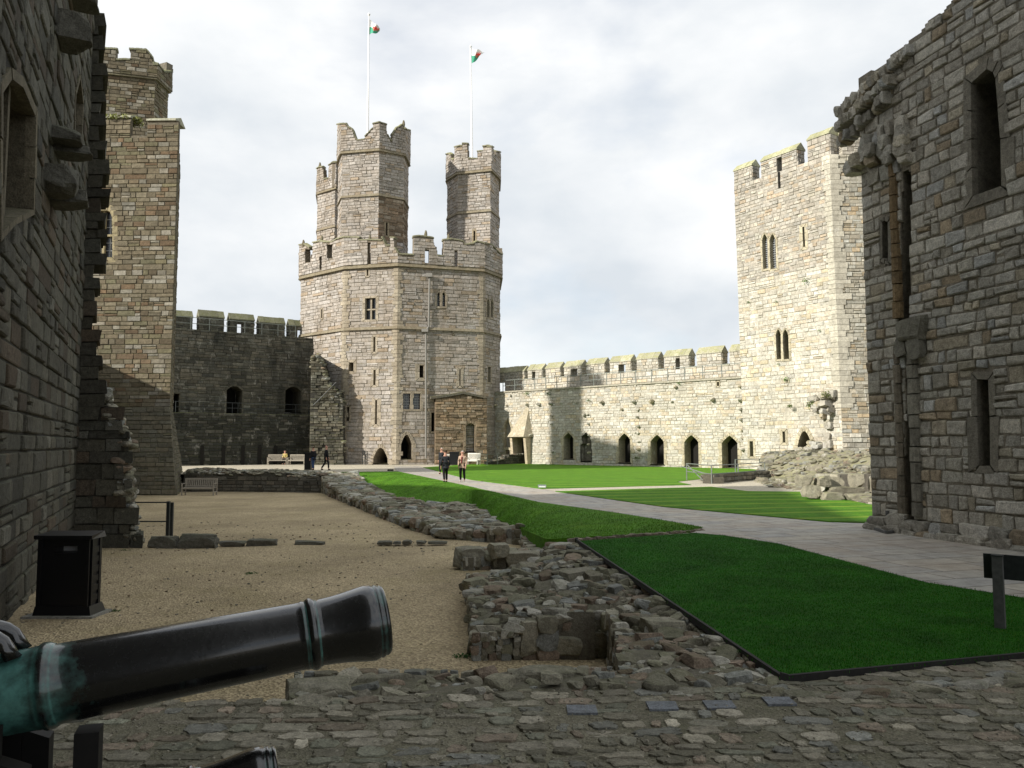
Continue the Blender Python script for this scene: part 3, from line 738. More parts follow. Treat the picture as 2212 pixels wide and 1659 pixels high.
# ---------------------------------------------------------------- grass blades
def blades(name, fn, n, seed, hgt, wid, label, bc=(.022, .135, .005), yc=.07):
    rg = np.random.default_rng(seed); px, py, pz = fn(n, rg)
    n = len(px); a = rg.uniform(0, 6.283, n); h = rg.uniform(*hgt, n); w = rg.uniform(*wid, n); l = rg.uniform(0, .6, n) * h; b = rg.uniform(0, 6.283, n)
    v = np.zeros((n, 3, 3), dtype=np.float32)
    v[:, 0] = np.stack([px - np.cos(a) * w, py - np.sin(a) * w, pz - .005], 1); v[:, 1] = np.stack([px + np.cos(a) * w, py + np.sin(a) * w, pz - .005], 1)
    v[:, 2] = np.stack([px + np.cos(b) * l, py + np.sin(b) * l, pz + h], 1)
    me = D.meshes.new(name); me.vertices.add(n * 3); me.vertices.foreach_set('co', v.ravel())
    me.loops.add(n * 3); me.loops.foreach_set('vertex_index', np.arange(n * 3, dtype=np.int32))
    me.polygons.add(n); me.polygons.foreach_set('loop_start', np.arange(0, n * 3, 3, dtype=np.int32)); 
    me.update(calc_edges=True)
    at = me.color_attributes.new('col', 'FLOAT_COLOR', 'POINT'); k = rg.uniform(.6, 1.35, n); y = (rg.random(n) < yc)
    c = np.stack([bc[0] * k + y * .10, bc[1] * k + y * .06, bc[2] * k + y * .02, np.ones(n)], 1).repeat(3, 0)
    at.data.foreach_set('color', c.astype(np.float32).ravel())
    me.materials.append(M['blade']); o = D.objects.new(name, me); COL.objects.link(o); return tag(o, label, 'grass', kind='stuff')
mt, nt, b = nm('grass_blade'); at = N(nt, 'ShaderNodeAttribute', attribute_name='col')
g = noi(nt, coords(nt), 1.1, 6, .65); nt.links.new(mix(nt, 1, at.outputs[0], ramp(nt, g, [(.3, .55), (.7, 1.4)]), 'MULTIPLY'), b.inputs['Base Color']); b.inputs['Roughness'].default_value = .8; b.inputs['Specular IOR Level'].default_value = .15
M['blade'] = mt
lnp = [(p.x, p.y) for p in LN]
def in_lawn(n, rg):
    x = rg.uniform(1.0, 9, n * 3); y = 5.8 + 11.5 * rg.random(n * 3) ** 1.5; k = np.array([inpoly(a, b, lnp) for a, b in zip(x + rg.normal(0, .03, len(x)), y + rg.normal(0, .03, len(x)))])
    x, y = x[k][:n], y[k][:n]; return x, y, np.full(len(x), .02)
blades('grass', in_lawn, 150000, 1, (.006, .022), (.0015, .004), 'short dark green turf of the near lawn beside the ruined footing')
def in_bank(n, rg):
    i = rg.integers(0, 90, n); j = rg.random(n) ** .7 * (nb - .01); V_ = np.array(BANK).reshape(91, nb + 1, 3); t = rg.random(n); jj = j.astype(int); q = j - jj
    p = (V_[i, jj] * (1 - q)[:, None] + V_[i, np.minimum(jj + 1, nb)] * q[:, None]) * (1 - t)[:, None] + (V_[i + 1, jj] * (1 - q)[:, None] + V_[i + 1, np.minimum(jj + 1, nb)] * q[:, None]) * t[:, None]
    return p[:, 0], p[:, 1], p[:, 2]
blades('grass', in_bank, 60000, 2, (.01, .04), (.003, .008), 'longer tufted turf on the bank sloping down to the ruin', (.065, .18, .012), .10)

# ================================================================ NEAR LEFT WALL
def lw(y): return Vector((-2.2 - .425 * y, y))
EL, SX, SY = 27.5, -.844, -.537
root = empty('near_wall', (-11.04, 20.8, -1.2), 'tall dark coursed stone wall filling the left edge of the photo', 'wall')
LWF = Face(lw(9.8), lw(20.8), -1.2, 14.6)
lwtop = [(0, 9.0), (LWF.L * .5, 11.2), (LWF.L, 13.9)]
pLW = pal((.105, .10, .078), .17, [(.078, .074, .06), (.14, .134, .108), (.10, .08, .058)], .35, .03)  # dirty stone darkened further, putting part of the shade into its colour
win = [LWF.sz(u, v) for u, v in ((-2, 500), (26, 470), (66, 452), (70, 250), (42, 188), (18, 170), (-2, 200))]
slitL = [LWF.sz(u, v) for u, v in ((158, 315), (171, 318), (176, 225), (170, 170), (161, 205))]
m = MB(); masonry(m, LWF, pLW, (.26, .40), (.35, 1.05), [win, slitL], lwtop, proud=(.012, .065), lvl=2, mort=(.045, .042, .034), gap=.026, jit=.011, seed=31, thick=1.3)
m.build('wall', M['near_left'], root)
opening(LWF, win, root, 'window', M['near_left'], .5, .16, (.15, .13, .09), .05, seed=4, mull=1)
opening(LWF, slitL, root, 'window', M['near_left'], .4, .12, (.15, .13, .09), .04, seed=5)
for i, (u, v, w, h, d) in enumerate(((122, 60, .55, .55, .55), (150, -5, .6, .2, .5), (108, 290, .5, .24, .5), (114, 322, .55, .2, .62), (98, 392, .62, .42, .5), (108, 428, .5, .3, .6))):
    s, z = LWF.sz(u, v); k = MB(); rnd = random.Random(40 + i); p = LWF.pt(s, z, d * .38)
    lump(k, p, w * .6, d * .75, h * .62, math.atan2(LWF.u.y, LWF.u.x), rnd, (.12, .115, .095), sub=3, cuts=16, tilt=.05, cube=True)
    k.build('corbel', M['near_left'], root)
# unseen rest of the range beside and behind the camera, raised tall for shade
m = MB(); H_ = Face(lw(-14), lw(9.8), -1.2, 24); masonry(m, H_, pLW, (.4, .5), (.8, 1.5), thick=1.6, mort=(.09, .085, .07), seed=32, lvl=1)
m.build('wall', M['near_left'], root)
# broken toothed end facing the camera
x_edge = [(1200, 302), (1165, 300), (1130, 292), (1080, 288), (1010, 278), (960, 284), (900, 262), (870, 240), (830, 228), (760, 222), (700, 212), (600, 214), (520, 226), (420, 232), (330, 224), (200, 230), (100, 222), (60, 228), (0, 212), (-60, 205)]
EF = Face((-11.04, 20.8), (-8, 20.8), -1.2, 15)
ee = sorted((EF.sz(u, v)[1], EF.sz(u, v)[0]) for v, u in x_edge)
t = empty('broken_cross_wall', (-10.5, 21.4, -1.0), 'ragged toothed stump of a broken cross wall at the end of the dark left wall', 'ruin')
m = MB(); rnd = random.Random(77); z = -1.2; r = 0
while z < 13.6:
    h = rnd.uniform(.2, .42); zm = z + h / 2; e = interp(ee, zm) + (.07 if r % 2 else -.09) + rnd.uniform(-.06, .08); r += 1
    s = 0.0
    while s < e - .05:
        w = rnd.uniform(.3, .8); q = min(e, s + w); q = e if e - q < .2 else q
        yo = 20.8 - rnd.uniform(0, .07); c = pLW(rnd)
        X0, X1 = -11.04 + s + .012, -11.04 + q - .012; Z0, Z1 = z + .014, z + h - .014
        j = lambda a=.02: rnd.uniform(-a, a)
        dd = rnd.uniform(.9, 1.4)
        m.hexa([(X0, yo + j(), Z0), (X1 + j(.03), yo + j(), Z0 + j()), (X1 * (yo + dd) / yo, yo + dd, Z0), (X0 * (yo + dd) / yo, yo + dd, Z0), (X0, yo + j(), Z1 + j()), (X1 + j(.05), yo + j(), Z1 + j()), (X1 * (yo + dd) / yo, yo + dd, Z1), (X0 * (yo + dd) / yo, yo + dd, Z1)], c)
        s = q
    xe = -11.04 + max(.1, e - .12); q_ = 21.9 / 20.84; m.hexa([(-11.04, 20.84, z), (xe, 20.84, z), (xe * q_, 21.9, z), (-11.04 * q_, 21.9, z), (-11.04, 20.84, z + h), (xe, 20.84, z + h), (xe * q_, 21.9, z + h), (-11.04 * q_, 21.9, z + h)], (.06, .055, .045))
    z += h
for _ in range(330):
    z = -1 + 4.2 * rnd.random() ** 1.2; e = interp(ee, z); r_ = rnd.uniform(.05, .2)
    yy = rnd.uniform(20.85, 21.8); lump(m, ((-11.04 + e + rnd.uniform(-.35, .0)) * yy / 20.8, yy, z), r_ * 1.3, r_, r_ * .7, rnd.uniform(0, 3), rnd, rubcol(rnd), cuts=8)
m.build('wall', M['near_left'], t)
# unseen wall added behind to shade the lower part of the tall left tower
t = empty('added_shade_wall', (-12.5, 22.6, -1.0), 'unseen wall added behind the dark left wall to shade the tall left tower', 'wall')
m = MB(); HF = Face((-11.4, 21.1), (-25.6, 45.6), -1.2, 7.6); masonry(m, HF, pLW, (.4, .5), (.8, 1.5), thick=1.2, seed=33, mort=(.09, .085, .07)); m.build('wall', M['near_left'], t)

# ================================================================ NEAR RIGHT WALL
root = empty('near_wall', (7.76, 17.8, -.1), 'weathered grey rubble wall with deep window and vertical shaft filling the right edge', 'wall')
a0 = Vector((7.76, 17.8)); du = Vector((.26, -1)).normalized()
RN = Face(a0, a0 + du * 14.5, -.3, 14.5)
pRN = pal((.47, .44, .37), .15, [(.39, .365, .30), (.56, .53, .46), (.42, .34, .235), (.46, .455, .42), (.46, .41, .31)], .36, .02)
tp = [(1790, 235), (1813, 222), (1830, 196), (1850, 178), (1880, 156), (1906, 138), (1930, 118), (1950, 98), (1985, 70), (2008, 48), (2035, 22), (2060, -4), (2130, -60), (2212, -130), (2400, -250)]
topR = [RN.sz(u, v) for u, v in tp]
topR = [(s, z + .06 * math.sin(i * 2.3)) for i, (s, z) in enumerate(topR)]
w1 = [RN.sz(u, v) for u, v in ((2104, 424), (2166, 402), (2164, 300), (2153, 170), (2148, 156), (2134, 149), (2100, 180), (2101, 300))]
w2 = [RN.sz(u, v) for u, v in ((2118, 1006), (2142, 1006), (2141, 900), (2138, 820), (2112, 819), (2114, 900))]
w3 = [RN.sz(u, v) for u, v in ((1914, 562), (1921, 566), (1920, 480), (1913, 476), (1908, 480), (1909, 556))]
groove = [RN.sz(u, v) for u, v in ((1962, 1112), (1974, 1112), (1975, 730), (1962, 730))]
gr2 = [RN.sz(u, v) for u, v in ((1948, 690), (1962, 690), (1962, 380), (1952, 380))]
m = MB()
masonry(m, RN, pRN, (.15, .31), (.16, .56), [w1, w2, w3, groove, gr2], topR, proud=(.006, .055), lvl=2, gap=.026, jit=.022, mort=(.27, .24, .185), seed=41, thick=1.1, s1=7)
masonry(m, RN, pRN, (.3, .4), (.5, 1), (), topR, lvl=1, seed=42, thick=1.1, s0=7, mort=(.15, .13, .10))
bk = Face(RN.pt(14.5, 0, -1.1), RN.pt(0, 0, -1.1), -.3, 14.5)
m.build('wall', M['near_right'], root)
for nmn, ol, dpt, fw in (('window', w1, 1.05, .2), ('window', w2, 1.0, .14), ('arrow_slit', w3, .7, .08)):
    opening(RN, ol, root, nmn, M['near_right'], dpt, fw, (.24, .22, .175), .035, seed=int(dpt * 10), big=.8)
k = MB()
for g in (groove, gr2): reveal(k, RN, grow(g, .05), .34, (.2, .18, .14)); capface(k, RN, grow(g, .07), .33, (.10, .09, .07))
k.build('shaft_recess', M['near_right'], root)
# engaged shaft beside the groove
k = MB(); rnd = random.Random(4)
for (ua, ub, v0, v1, pr, colr) in ((1976, 1999, 1115, 745, .13, (.24, .225, .18)), (1944, 1961, 1112, 760, .09, (.22, .19, .14)), (1936, 1951, 690, 345, .12, (.24, .17, .09))):
    sA, zA = RN.sz(ua, v0); sB, _ = RN.sz(ub, v0); zB = RN.sz(ub, v1)[1]; z = zA
    while z < zB:
        h = rnd.uniform(.26, .42); c = vary(colr, rnd, .75); cs = (sA + sB) / 2; w = abs(sB - sA) / 2 * rnd.uniform(.85, 1.05); e = .012
        pts = []
        for zz in (z + e, min(zB, z + h) - e):
            for q in ((-1, -.02), (-.95, pr * .6), (-.45, pr), (.45, pr), (.95, pr * .6), (1, -.02)): pts.append(RN.pt(cs + q[0] * w + rnd.uniform(-.01, .01), zz, q[1] + rnd.uniform(-.008, .008)))
        k.add(pts, [(0, 1, 7, 6), (1, 2, 8, 7), (2, 3, 9, 8), (3, 4, 10, 9), (4, 5, 11, 10), (6, 7, 8, 9, 10, 11), (5, 4, 3, 2, 1, 0)], c)
        z += h
k.build('engaged_shaft', M['near_right'], root)
k = MB()
def blk(k, u0, v0, u1, v1, d, col=(.2, .19, .15), r=None, seed=1, cuts=14):
    rnd = random.Random(seed); s0, z1 = RN.sz(u0, v0); s1, z0 = RN.sz(u1, v1); d *= .75; p = RN.pt((s0 + s1) / 2, (z0 + z1) / 2, d * .3)
    lump(k, p, abs(s1 - s0) * .62, d * .75, abs(z1 - z0) * .64, math.atan2(RN.u.y, RN.u.x), rnd, col, sub=3, cuts=cuts, tilt=.04, cube=True)
blk(k, 1950, 694, 2006, 730, .3, (.19, .18, .14), seed=2); blk(k, 1968, 728, 2002, 770, .26, (.21, .2, .16), seed=3); blk(k, 1944, 728, 1966, 765, .2, (.21, .2, .16), seed=31)
k.build('capital', M['near_right'], root)
# overhanging broken vault springers and cornice at the top left
k = MB(); rnd = random.Random(6)
for i in range(22):      # slab course under the broken top
    t_ = i / 21; u = 1822 + 150 * t_; v = 242 - 132 * t_; blk(k, u - 5, v - 7, u + 5, v + 7, .24 + rnd.uniform(-.05, .08), pRN(rnd), seed=100 + i)
for i in range(18):      # cornice
    t_ = i / 17; u = 1824 + 112 * t_; v = 276 - 100 * t_; blk(k, u - 5, v - 7, u + 6, v + 6, .40 + rnd.uniform(-.08, .05), pRN(rnd), seed=130 + i)
for i in range(14):
    t_ = i / 13; u = 1828 + 96 * t_; v = 306 - 92 * t_
    if i not in (4, 9): blk(k, u - 5, v - 9, u + 5, v + 8, .30 + rnd.uniform(-.1, .1), vary(pRN(rnd), rnd, .7, 1), seed=150 + i)
for i, (a, b, c, d_, e_) in enumerate(((1842, 356, 1862, 372, .42), (1858, 340, 1878, 358, .46), (1872, 322, 1890, 344, .36), (1880, 300, 1894, 324, .42), (1890, 318, 1908, 338, .48), (1886, 338, 1904, 354, .36), (1902, 290, 1914, 312, .3), (1912, 276, 1924, 300, .34), (1916, 300, 1932, 318, .38), (1908, 318, 1924, 340, .26), (1924, 264, 1936, 290, .26), (1948, 258, 1966, 276, .26), (1946, 278, 1968, 298, .3), (1948, 300, 1970, 316, .33), (1946, 318, 1970, 334, .3), (1952, 336, 1972, 348, .24), (1926, 320, 1942, 334, .3), (1922, 336, 1940, 352, .34), (1880, 372, 1906, 392, .14), (1908, 362, 1932, 384, .16), (1930, 352, 1946, 372, .14))):
    blk(k, a, b, c, d_, e_, pRN(rnd), seed=170 + i)
k.build('broken_springer', M['near_right'], root)
# plinth stones along the foot
k = MB(); rnd = random.Random(9); s = 0
while s < 6:
    w = rnd.uniform(.3, .8); z0 = -.1
    for lay in range(2):
        hh = rnd.uniform(.14, .24); p = RN.pt(s + w / 2 + rnd.uniform(-.08, .08), z0 + hh / 2, .05 if lay == 0 else .02)
        lump(k, p, w * .62, .2 - lay * .05, hh * .75, math.atan2(RN.u.y, RN.u.x), rnd, tuple(x * .85 for x in pRN(rnd)), sub=2, cuts=10, tilt=.05, cube=True); z0 += hh
    s += w
k.build('footing_course', M['near_right'], root)
# pipe stub with metal tray at the wall corner
t = empty('drain_pipe', (7.75, 17.05, 0), 'iron pipe stub standing in a flat tray at the foot of the right wall corner', 'pipe')
k = MB(); p = G(1918, 1147); k.tube([p + Vector((0, 0, 0)), p + Vector((0, 0, .42))], .04, 8); k.build('pipe', M['timber'], t)
k = MB(); A1, A2, A3, A4 = G(1884, 1143), G(1915, 1153), G(1937, 1150), G(1910, 1141)
for q1, q2 in ((A1, A2), (A2, A3), (A3, A4), (A4, A1)): k.bar(q1 + Vector((0, 0, .03)), q2 + Vector((0, 0, .03)), .05)
k.build('tray', M['timber'], t)

# ================================================================ TALL LEFT TOWER
root = empty('stone_tower', (-24, 50, -1), 'tall square brown stone tower with corner turret rising behind the dark left wall', 'tower')
c1 = P(379, 480, 45.9); c0 = Vector((-32, 46.3))
LTf = Face(c0, c1, 3.9, 20.1); LTs = Face(c1, (c1.x - 3.42, 54.5), 3.9, 20.1)
pLT = pal((.165, .14, .095), .16, [(.23, .21, .165), (.15, .105, .065), (.26, .24, .195), (.155, .14, .085), (.125, .10, .065)], .5, .03)
pLTd = pal((.15, .137, .10), .12)
ltw = [LTf.sz(u, v) for u, v in ((200, 556), (243, 556), (243, 470), (238, 458), (232, 455), (200, 455))]
topL = [LTf.sz(u, v) for u, v in ((60, 256), (283.8, 256), (284, 293), (316.5, 293), (317, 262), (380, 262))]
topL = [(s, z) for s, z in topL]
slt = [LTf.sz(u, v) for u, v in ((292, 281), (300, 281), (300, 293.2), (292, 293.2))]
m = MB(); masonry(m, LTf, pLT, (.2, .34), (.3, .85), [ltw], topL, seed=51, mort=(.15, .13, .095), ext=.03, z1=20.6, thick=.22)
masonry(m, LTs, pLT, (.2, .34), (.3, .85), seed=52, mort=(.15, .13, .095), base=.002)
# battered base
LTb = Face((c0.x, c0.y - .8), (c1.x + .85, c1.y - .8), -1.2, 3.9, c0[:2], (c1.x, c1.y)); masonry(m, LTb, pLTd, (.2, .3), (.4, .9), seed=53, mort=(.11, .10, .08), ext=.03, thick=.15)
LTbs = Face((c1.x + .85, c1.y - .8), (c1.x - 2.4, 54.5), -1.2, 3.9, (c1.x, c1.y), (c1.x - 3.4, 54.5)); masonry(m, LTbs, pLTd, (.2, .3), (.4, .9), seed=54, mort=(.11, .10, .08))
m.build('wall', M['queen'], root)
k = MB(); k.box(-32, c1.x - 4, 47.6, 54.3, 18.4, 18.9); k.build('roof', M['lead'], root)
opening(LTf, ltw, root, 'window', M['queen'], .45, .34, (.33, .28, .17), .04, glass=True, bars=2, mull=1, seed=7)
for (ua, ub, v) in ((317, 381, 262), (200, 284, 256)):
    k = MB()
    s0, z = LTf.sz(ua, v); s1, _ = LTf.sz(ub, v); n = 6
    for i in range(n):
        q0, q1 = s0 + (s1 - s0) * i / n + .01, s0 + (s1 - s0) * (i + 1) / n; 
        k.hexa([LTf.pt(q0, z + .004, .1), LTf.pt(q1, z + .004, .1), LTf.pt(q1, z + .004, -1.25), LTf.pt(q0, z + .004, -1.25), LTf.pt(q0, z + .12, .08), LTf.pt(q1, z + .12, .08), LTf.pt(q1, z + .42, -.6), LTf.pt(q0, z + .42, -.6)], (.36, .35, .27))
    k.build('cap_stone', M['cap'], root)
# corner turret
tv = [Vector((-28.9, 50.8)), Vector((-23.5, 52.3)), Vector((-23.45, 54.2)), Vector((-25, 54.9)), Vector((-28.7, 53.3))]
def ztw(u, v, y): return P(u, v, y).z
zc = ztw(313, 170, 52.3); tf = [Face(tv[i], tv[(i + 1) % 5], 18.5, zc) for i in range(5)]
tr = MB()
for i, f in enumerate(tf): masonry(tr, f, pLT, (.2, .3), (.3, .7), seed=60 + i, mort=(.16, .14, .1), ext=.03)
tro = tr.build('turret', M['queen'], root)
k = MB(); string_course(k, tf, zc - .1, .3, .2, (.2, .18, .12)); k.build('string_course', M['queen'], tro)
pr = [(200, 104), (252, 106), (252.5, 129), (280, 129), (280.5, 106), (317, 108), (330, 124), (333, 137), (338, 141), (340, 138), (353, 155)]
def px_prof(F_, pts, step=1.0, d=0):
    uL = proj(F_.pt(0, F_.z0, d))[0]; uR = proj(F_.pt(F_.L, F_.z0, d))[0]; out = []
    if uR <= uL + 1: return [(0, 99), (F_.L, 99)]
    n = max(3, int((uR - uL) / step))
    for i in range(n + 1):
        u = uL + (uR - uL) * i / n; s, z = F_.sz(u, interp(pts, u), d); out.append((s, z))
    out.sort(); return out
def proj(p):
    y = p[1]; z = p[2] - CZ; f = y * ct + z * st; up_ = -y * st + z * ct
    return (1106 + F * p[0] / f, 829.5 - F * up_ / f)
def ragged(faces, z0, z1, pts, pl, mat, parent, name, seed, thick=.5, d=.12, row=(.22, .32), ln=(.3, .7), mort=(.2, .18, .14), holes={}, backz=None, cap=True, capcol=(.2, .2, .13)):
    m = MB(); fs = []; caps = []; rr = random.Random(seed)
    op = poly_offset(faces, z0, d) 
    for i in range(len(faces)):
        f = Face(op[i], op[i + 1], z0, z1); fs.append(f)
        uL = proj(f.pt(0, z0))[0]; uR = proj(f.pt(f.L, z0))[0]
        if uR > uL + 1: pf = px_prof(f, pts, .7)
        else: # faces turned away: regular crenels
            pf = []; s = 0; hi = True; zt = backz or (z1 - .2)
            while s < f.L: pf += [(s, zt if hi else zt - .9), (s + .99, zt if hi else zt - .9)]; s += 1; hi = not hi
        h = [[f.sz(*q) for q in hh] for hh in holes.get(i, [])]
        masonry(m, f, pl, row, ln, h, pf, seed=seed + i, mort=mort, ext=.03, thick=thick, z0=z0, z1=z1, proud=(.02, .07), base=.002 * i)
        if cap and uR > uL + 1:
            run = []
            for q0 in pf + [(pf[-1][0] + .5, -99)]:
                if run and abs(q0[1] - run[-1][1]) > .10:
                    if run[-1][0] - run[0][0] > .22: caps.append((f, run))
                    run = []
                run.append(q0)
    o = m.build(name, mat, parent)
    for f, run in caps:
        cp = MB(); vs = []; n = len(run); e = .05
        run = [(run[0][0] - e, run[0][1])] + run[1:-1:3] + [(run[-1][0] + e, run[-1][1])]; n = len(run)
        for (s0, zz) in run:
            zz += rr.uniform(-.015, .02); vs += [f.pt(s0, zz - .05, .1), f.pt(s0, zz + .07, .08), f.pt(s0, zz + .17, -thick * .5), f.pt(s0, zz + .07, -thick - .04), f.pt(s0, zz - .05, -thick - .06)]
        fs_ = [(i * 5 + j, (i + 1) * 5 + j, (i + 1) * 5 + (j + 1) % 5, i * 5 + (j + 1) % 5) for i in range(n - 1) for j in range(5)] + [(4, 3, 2, 1, 0), tuple((n - 1) * 5 + j for j in range(5))]
        cp.add(vs, fs_, vary(capcol, rr, .8, 1.15)); cp.build('cap_stone', M['cap'], o)
    return fs, o
ragged(tf, zc, zc + 2.6, pr, pLT, M['queen'], tro, 'parapet', 65, d=.2, backz=zc + 1.9)
k = MB(); capr = poly_offset(tf, 0, -.4); k.add([(p.x, p.y, zc) for p in capr[:5]], [(0, 1, 2, 3, 4)], (.2, .2, .2)); k.build('roof', M['lead'], tro)

# ================================================================ FAR LEFT CURTAIN
root = empty('curtain_wall', (-24, 74, 0), 'sooty dark curtain wall with mossy merlons between the brown tower and the great polygonal tower', 'wall')
LCu = Face((-38, 65.6), (-17.6, 79.6), 0, 12.0); uu = LCu.u
LCl = Face(LCu.pt(0, 0, 1.5), LCu.pt(LCu.L, 0, 1.5), -.1, 4.55)
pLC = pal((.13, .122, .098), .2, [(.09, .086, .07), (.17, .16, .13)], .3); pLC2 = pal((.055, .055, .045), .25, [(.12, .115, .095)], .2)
dA = outline(*[rect(LCu, 489, 834, 523, 893)[i] for i in (0, 1, 2, 3)], 'round'); dB = outline(*rect(LCu, 616, 835, 650, 890), 'round'); dC = outline(*rect(LCu, 372, 850, 387, 893))
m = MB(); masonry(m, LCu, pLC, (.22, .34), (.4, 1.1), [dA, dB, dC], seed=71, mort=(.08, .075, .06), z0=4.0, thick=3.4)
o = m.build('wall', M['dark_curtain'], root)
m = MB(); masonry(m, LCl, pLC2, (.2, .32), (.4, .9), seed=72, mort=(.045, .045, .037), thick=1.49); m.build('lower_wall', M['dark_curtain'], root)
for d_ in (dA, dB, dC): opening(LCu, d_, root, 'doorway', M['dark_curtain'], 2.2, .15, (.13, .12, .09), .04, sill=False)
k = MB()
for u in (432, 478, 520, 556, 590):
    q = rect(LCl, u, 962, u + 8, 1000); ol = outline(q[0], q[1], 0.02, q[3], 'round'); capface(k, LCl, ol, -.10, (.02, .02, .018))
k.build('drain_arch', M['void'], root)  # flat dark arch shapes painted for the shade inside low openings
Fp = LCu.off(-1.9, z0=11.9, z1=15)
mz = [((340, 416), 668, 681), ((427, 484), 670, 684), ((493, 549), 677, 690), ((557, 615), 684, 697), ((622, 671), 691, 704)]
crz = Fp.sz(450, 716)[1]
m = MB(); masonry(m, Fp, pLC, (.22, .3), (.4, .8), seed=73, z0=11.9, z1=crz, thick=.9, mort=(.08, .075, .06)); m.build('parapet', M['dark_curtain'], root)
for i, ((ua, ub), vr, ve) in enumerate(mz):
    s0, z1 = Fp.sz(ua + 4, ve); s1, _ = Fp.sz(ub, ve); zr = Fp.sz(ua, vr)[1]; sl = None
    if i == 2: q = rect(Fp, 515, 700, 522, 716); sl = (q[0], q[0] + .35, crz + .02, z1 - .35)
    if i == 4: q = rect(Fp, 645, 705, 651, 716); sl = (q[0], q[0] + .35, crz + .02, z1 - .35)
    merlon(Fp, s0, s1, crz, z1, zr + .15, .9, pLC, M['dark_curtain'], M['mosscap'], root, sl, seed=80 + i, capcol=(.19, .185, .13))
def railing(parent, base, hs, h, mat, r=.03, rails=(1, .5), extra=()):
    for p in base:
        k = MB(); k.tube([Vector(p), Vector(p) + Vector((0, 0, h))], r, 6); k.build('post', mat, parent)
    for q in rails:
        k = MB(); k.tube([Vector(p) + Vector((0, 0, h * q - (.0 if q < 1 else .01))) for p in base], r * .8, 6); k.build('rail', mat, parent)
t = empty('walkway_railing', LCu.pt(8, 12, 0), 'thin metal railing along the wall walk in front of the mossy merlons', 'railing')
railing(t, [LCu.pt(LCu.sz(u, 715)[0], 12, -.2) for u in (378, 413, 453.5, 492, 530, 567, 602, 640)], 0, 1.1, M['rail'], .035)
t = empty('walkway_railing', LCl.pt(8, 4.5, 0), 'faint thin railing on the lower ledge below the two dark arched doorways', 'railing')
railing(t, [LCl.pt(LCl.sz(u, 885)[0], 4.55, -.15) for u in (380, 440, 503, 515, 580, 640, 668)], 0, .95, M['rail_dark'], .03)
# broken stair mass between curtain and big tower
t = empty('ruined_stair', P(700, 1000, 74), 'broken sloping stair buttress where the dark curtain wall meets the great tower', 'ruin')
SF = Face(P(668, 1000, 73.6), P(744, 1000, 73.9), -.1, 13)
pf = px_prof(SF, [(640, 790), (672, 770), (688, 764), (697, 785), (703, 806), (712, 832), (738, 846), (742, 862), (734, 880), (740, 905), (742, 1000)])
m = MB(); masonry(m, SF, pal((.13, .12, .09), .3), (.2, .32), (.3, .8), (), pf, seed=91, thick=4.2, mort=(.06, .055, .045), missing=.06, proud=(.02, .14))
rnd = random.Random(12)
for _ in range(120):
    s = rnd.uniform(0, SF.L); zt = interp(pf, s); z = zt - abs(rnd.gauss(0, .5)); p = SF.pt(s, z, rnd.uniform(-.5, .1)); r = rnd.uniform(.1, .3); lump(m, p, r * 1.3, r, r * .7, 0, rnd, tuple(.8 * c for c in rubcol(rnd)), sub=1, cuts=5)
m.build('wall', M['dark_curtain'], t)
k = MB(); k.tube([SF.pt(.3, 5.3, .25), SF.pt(2.3, 7.4, .25)], .03, 6); k.build('handrail', M['rail_dark'], t)

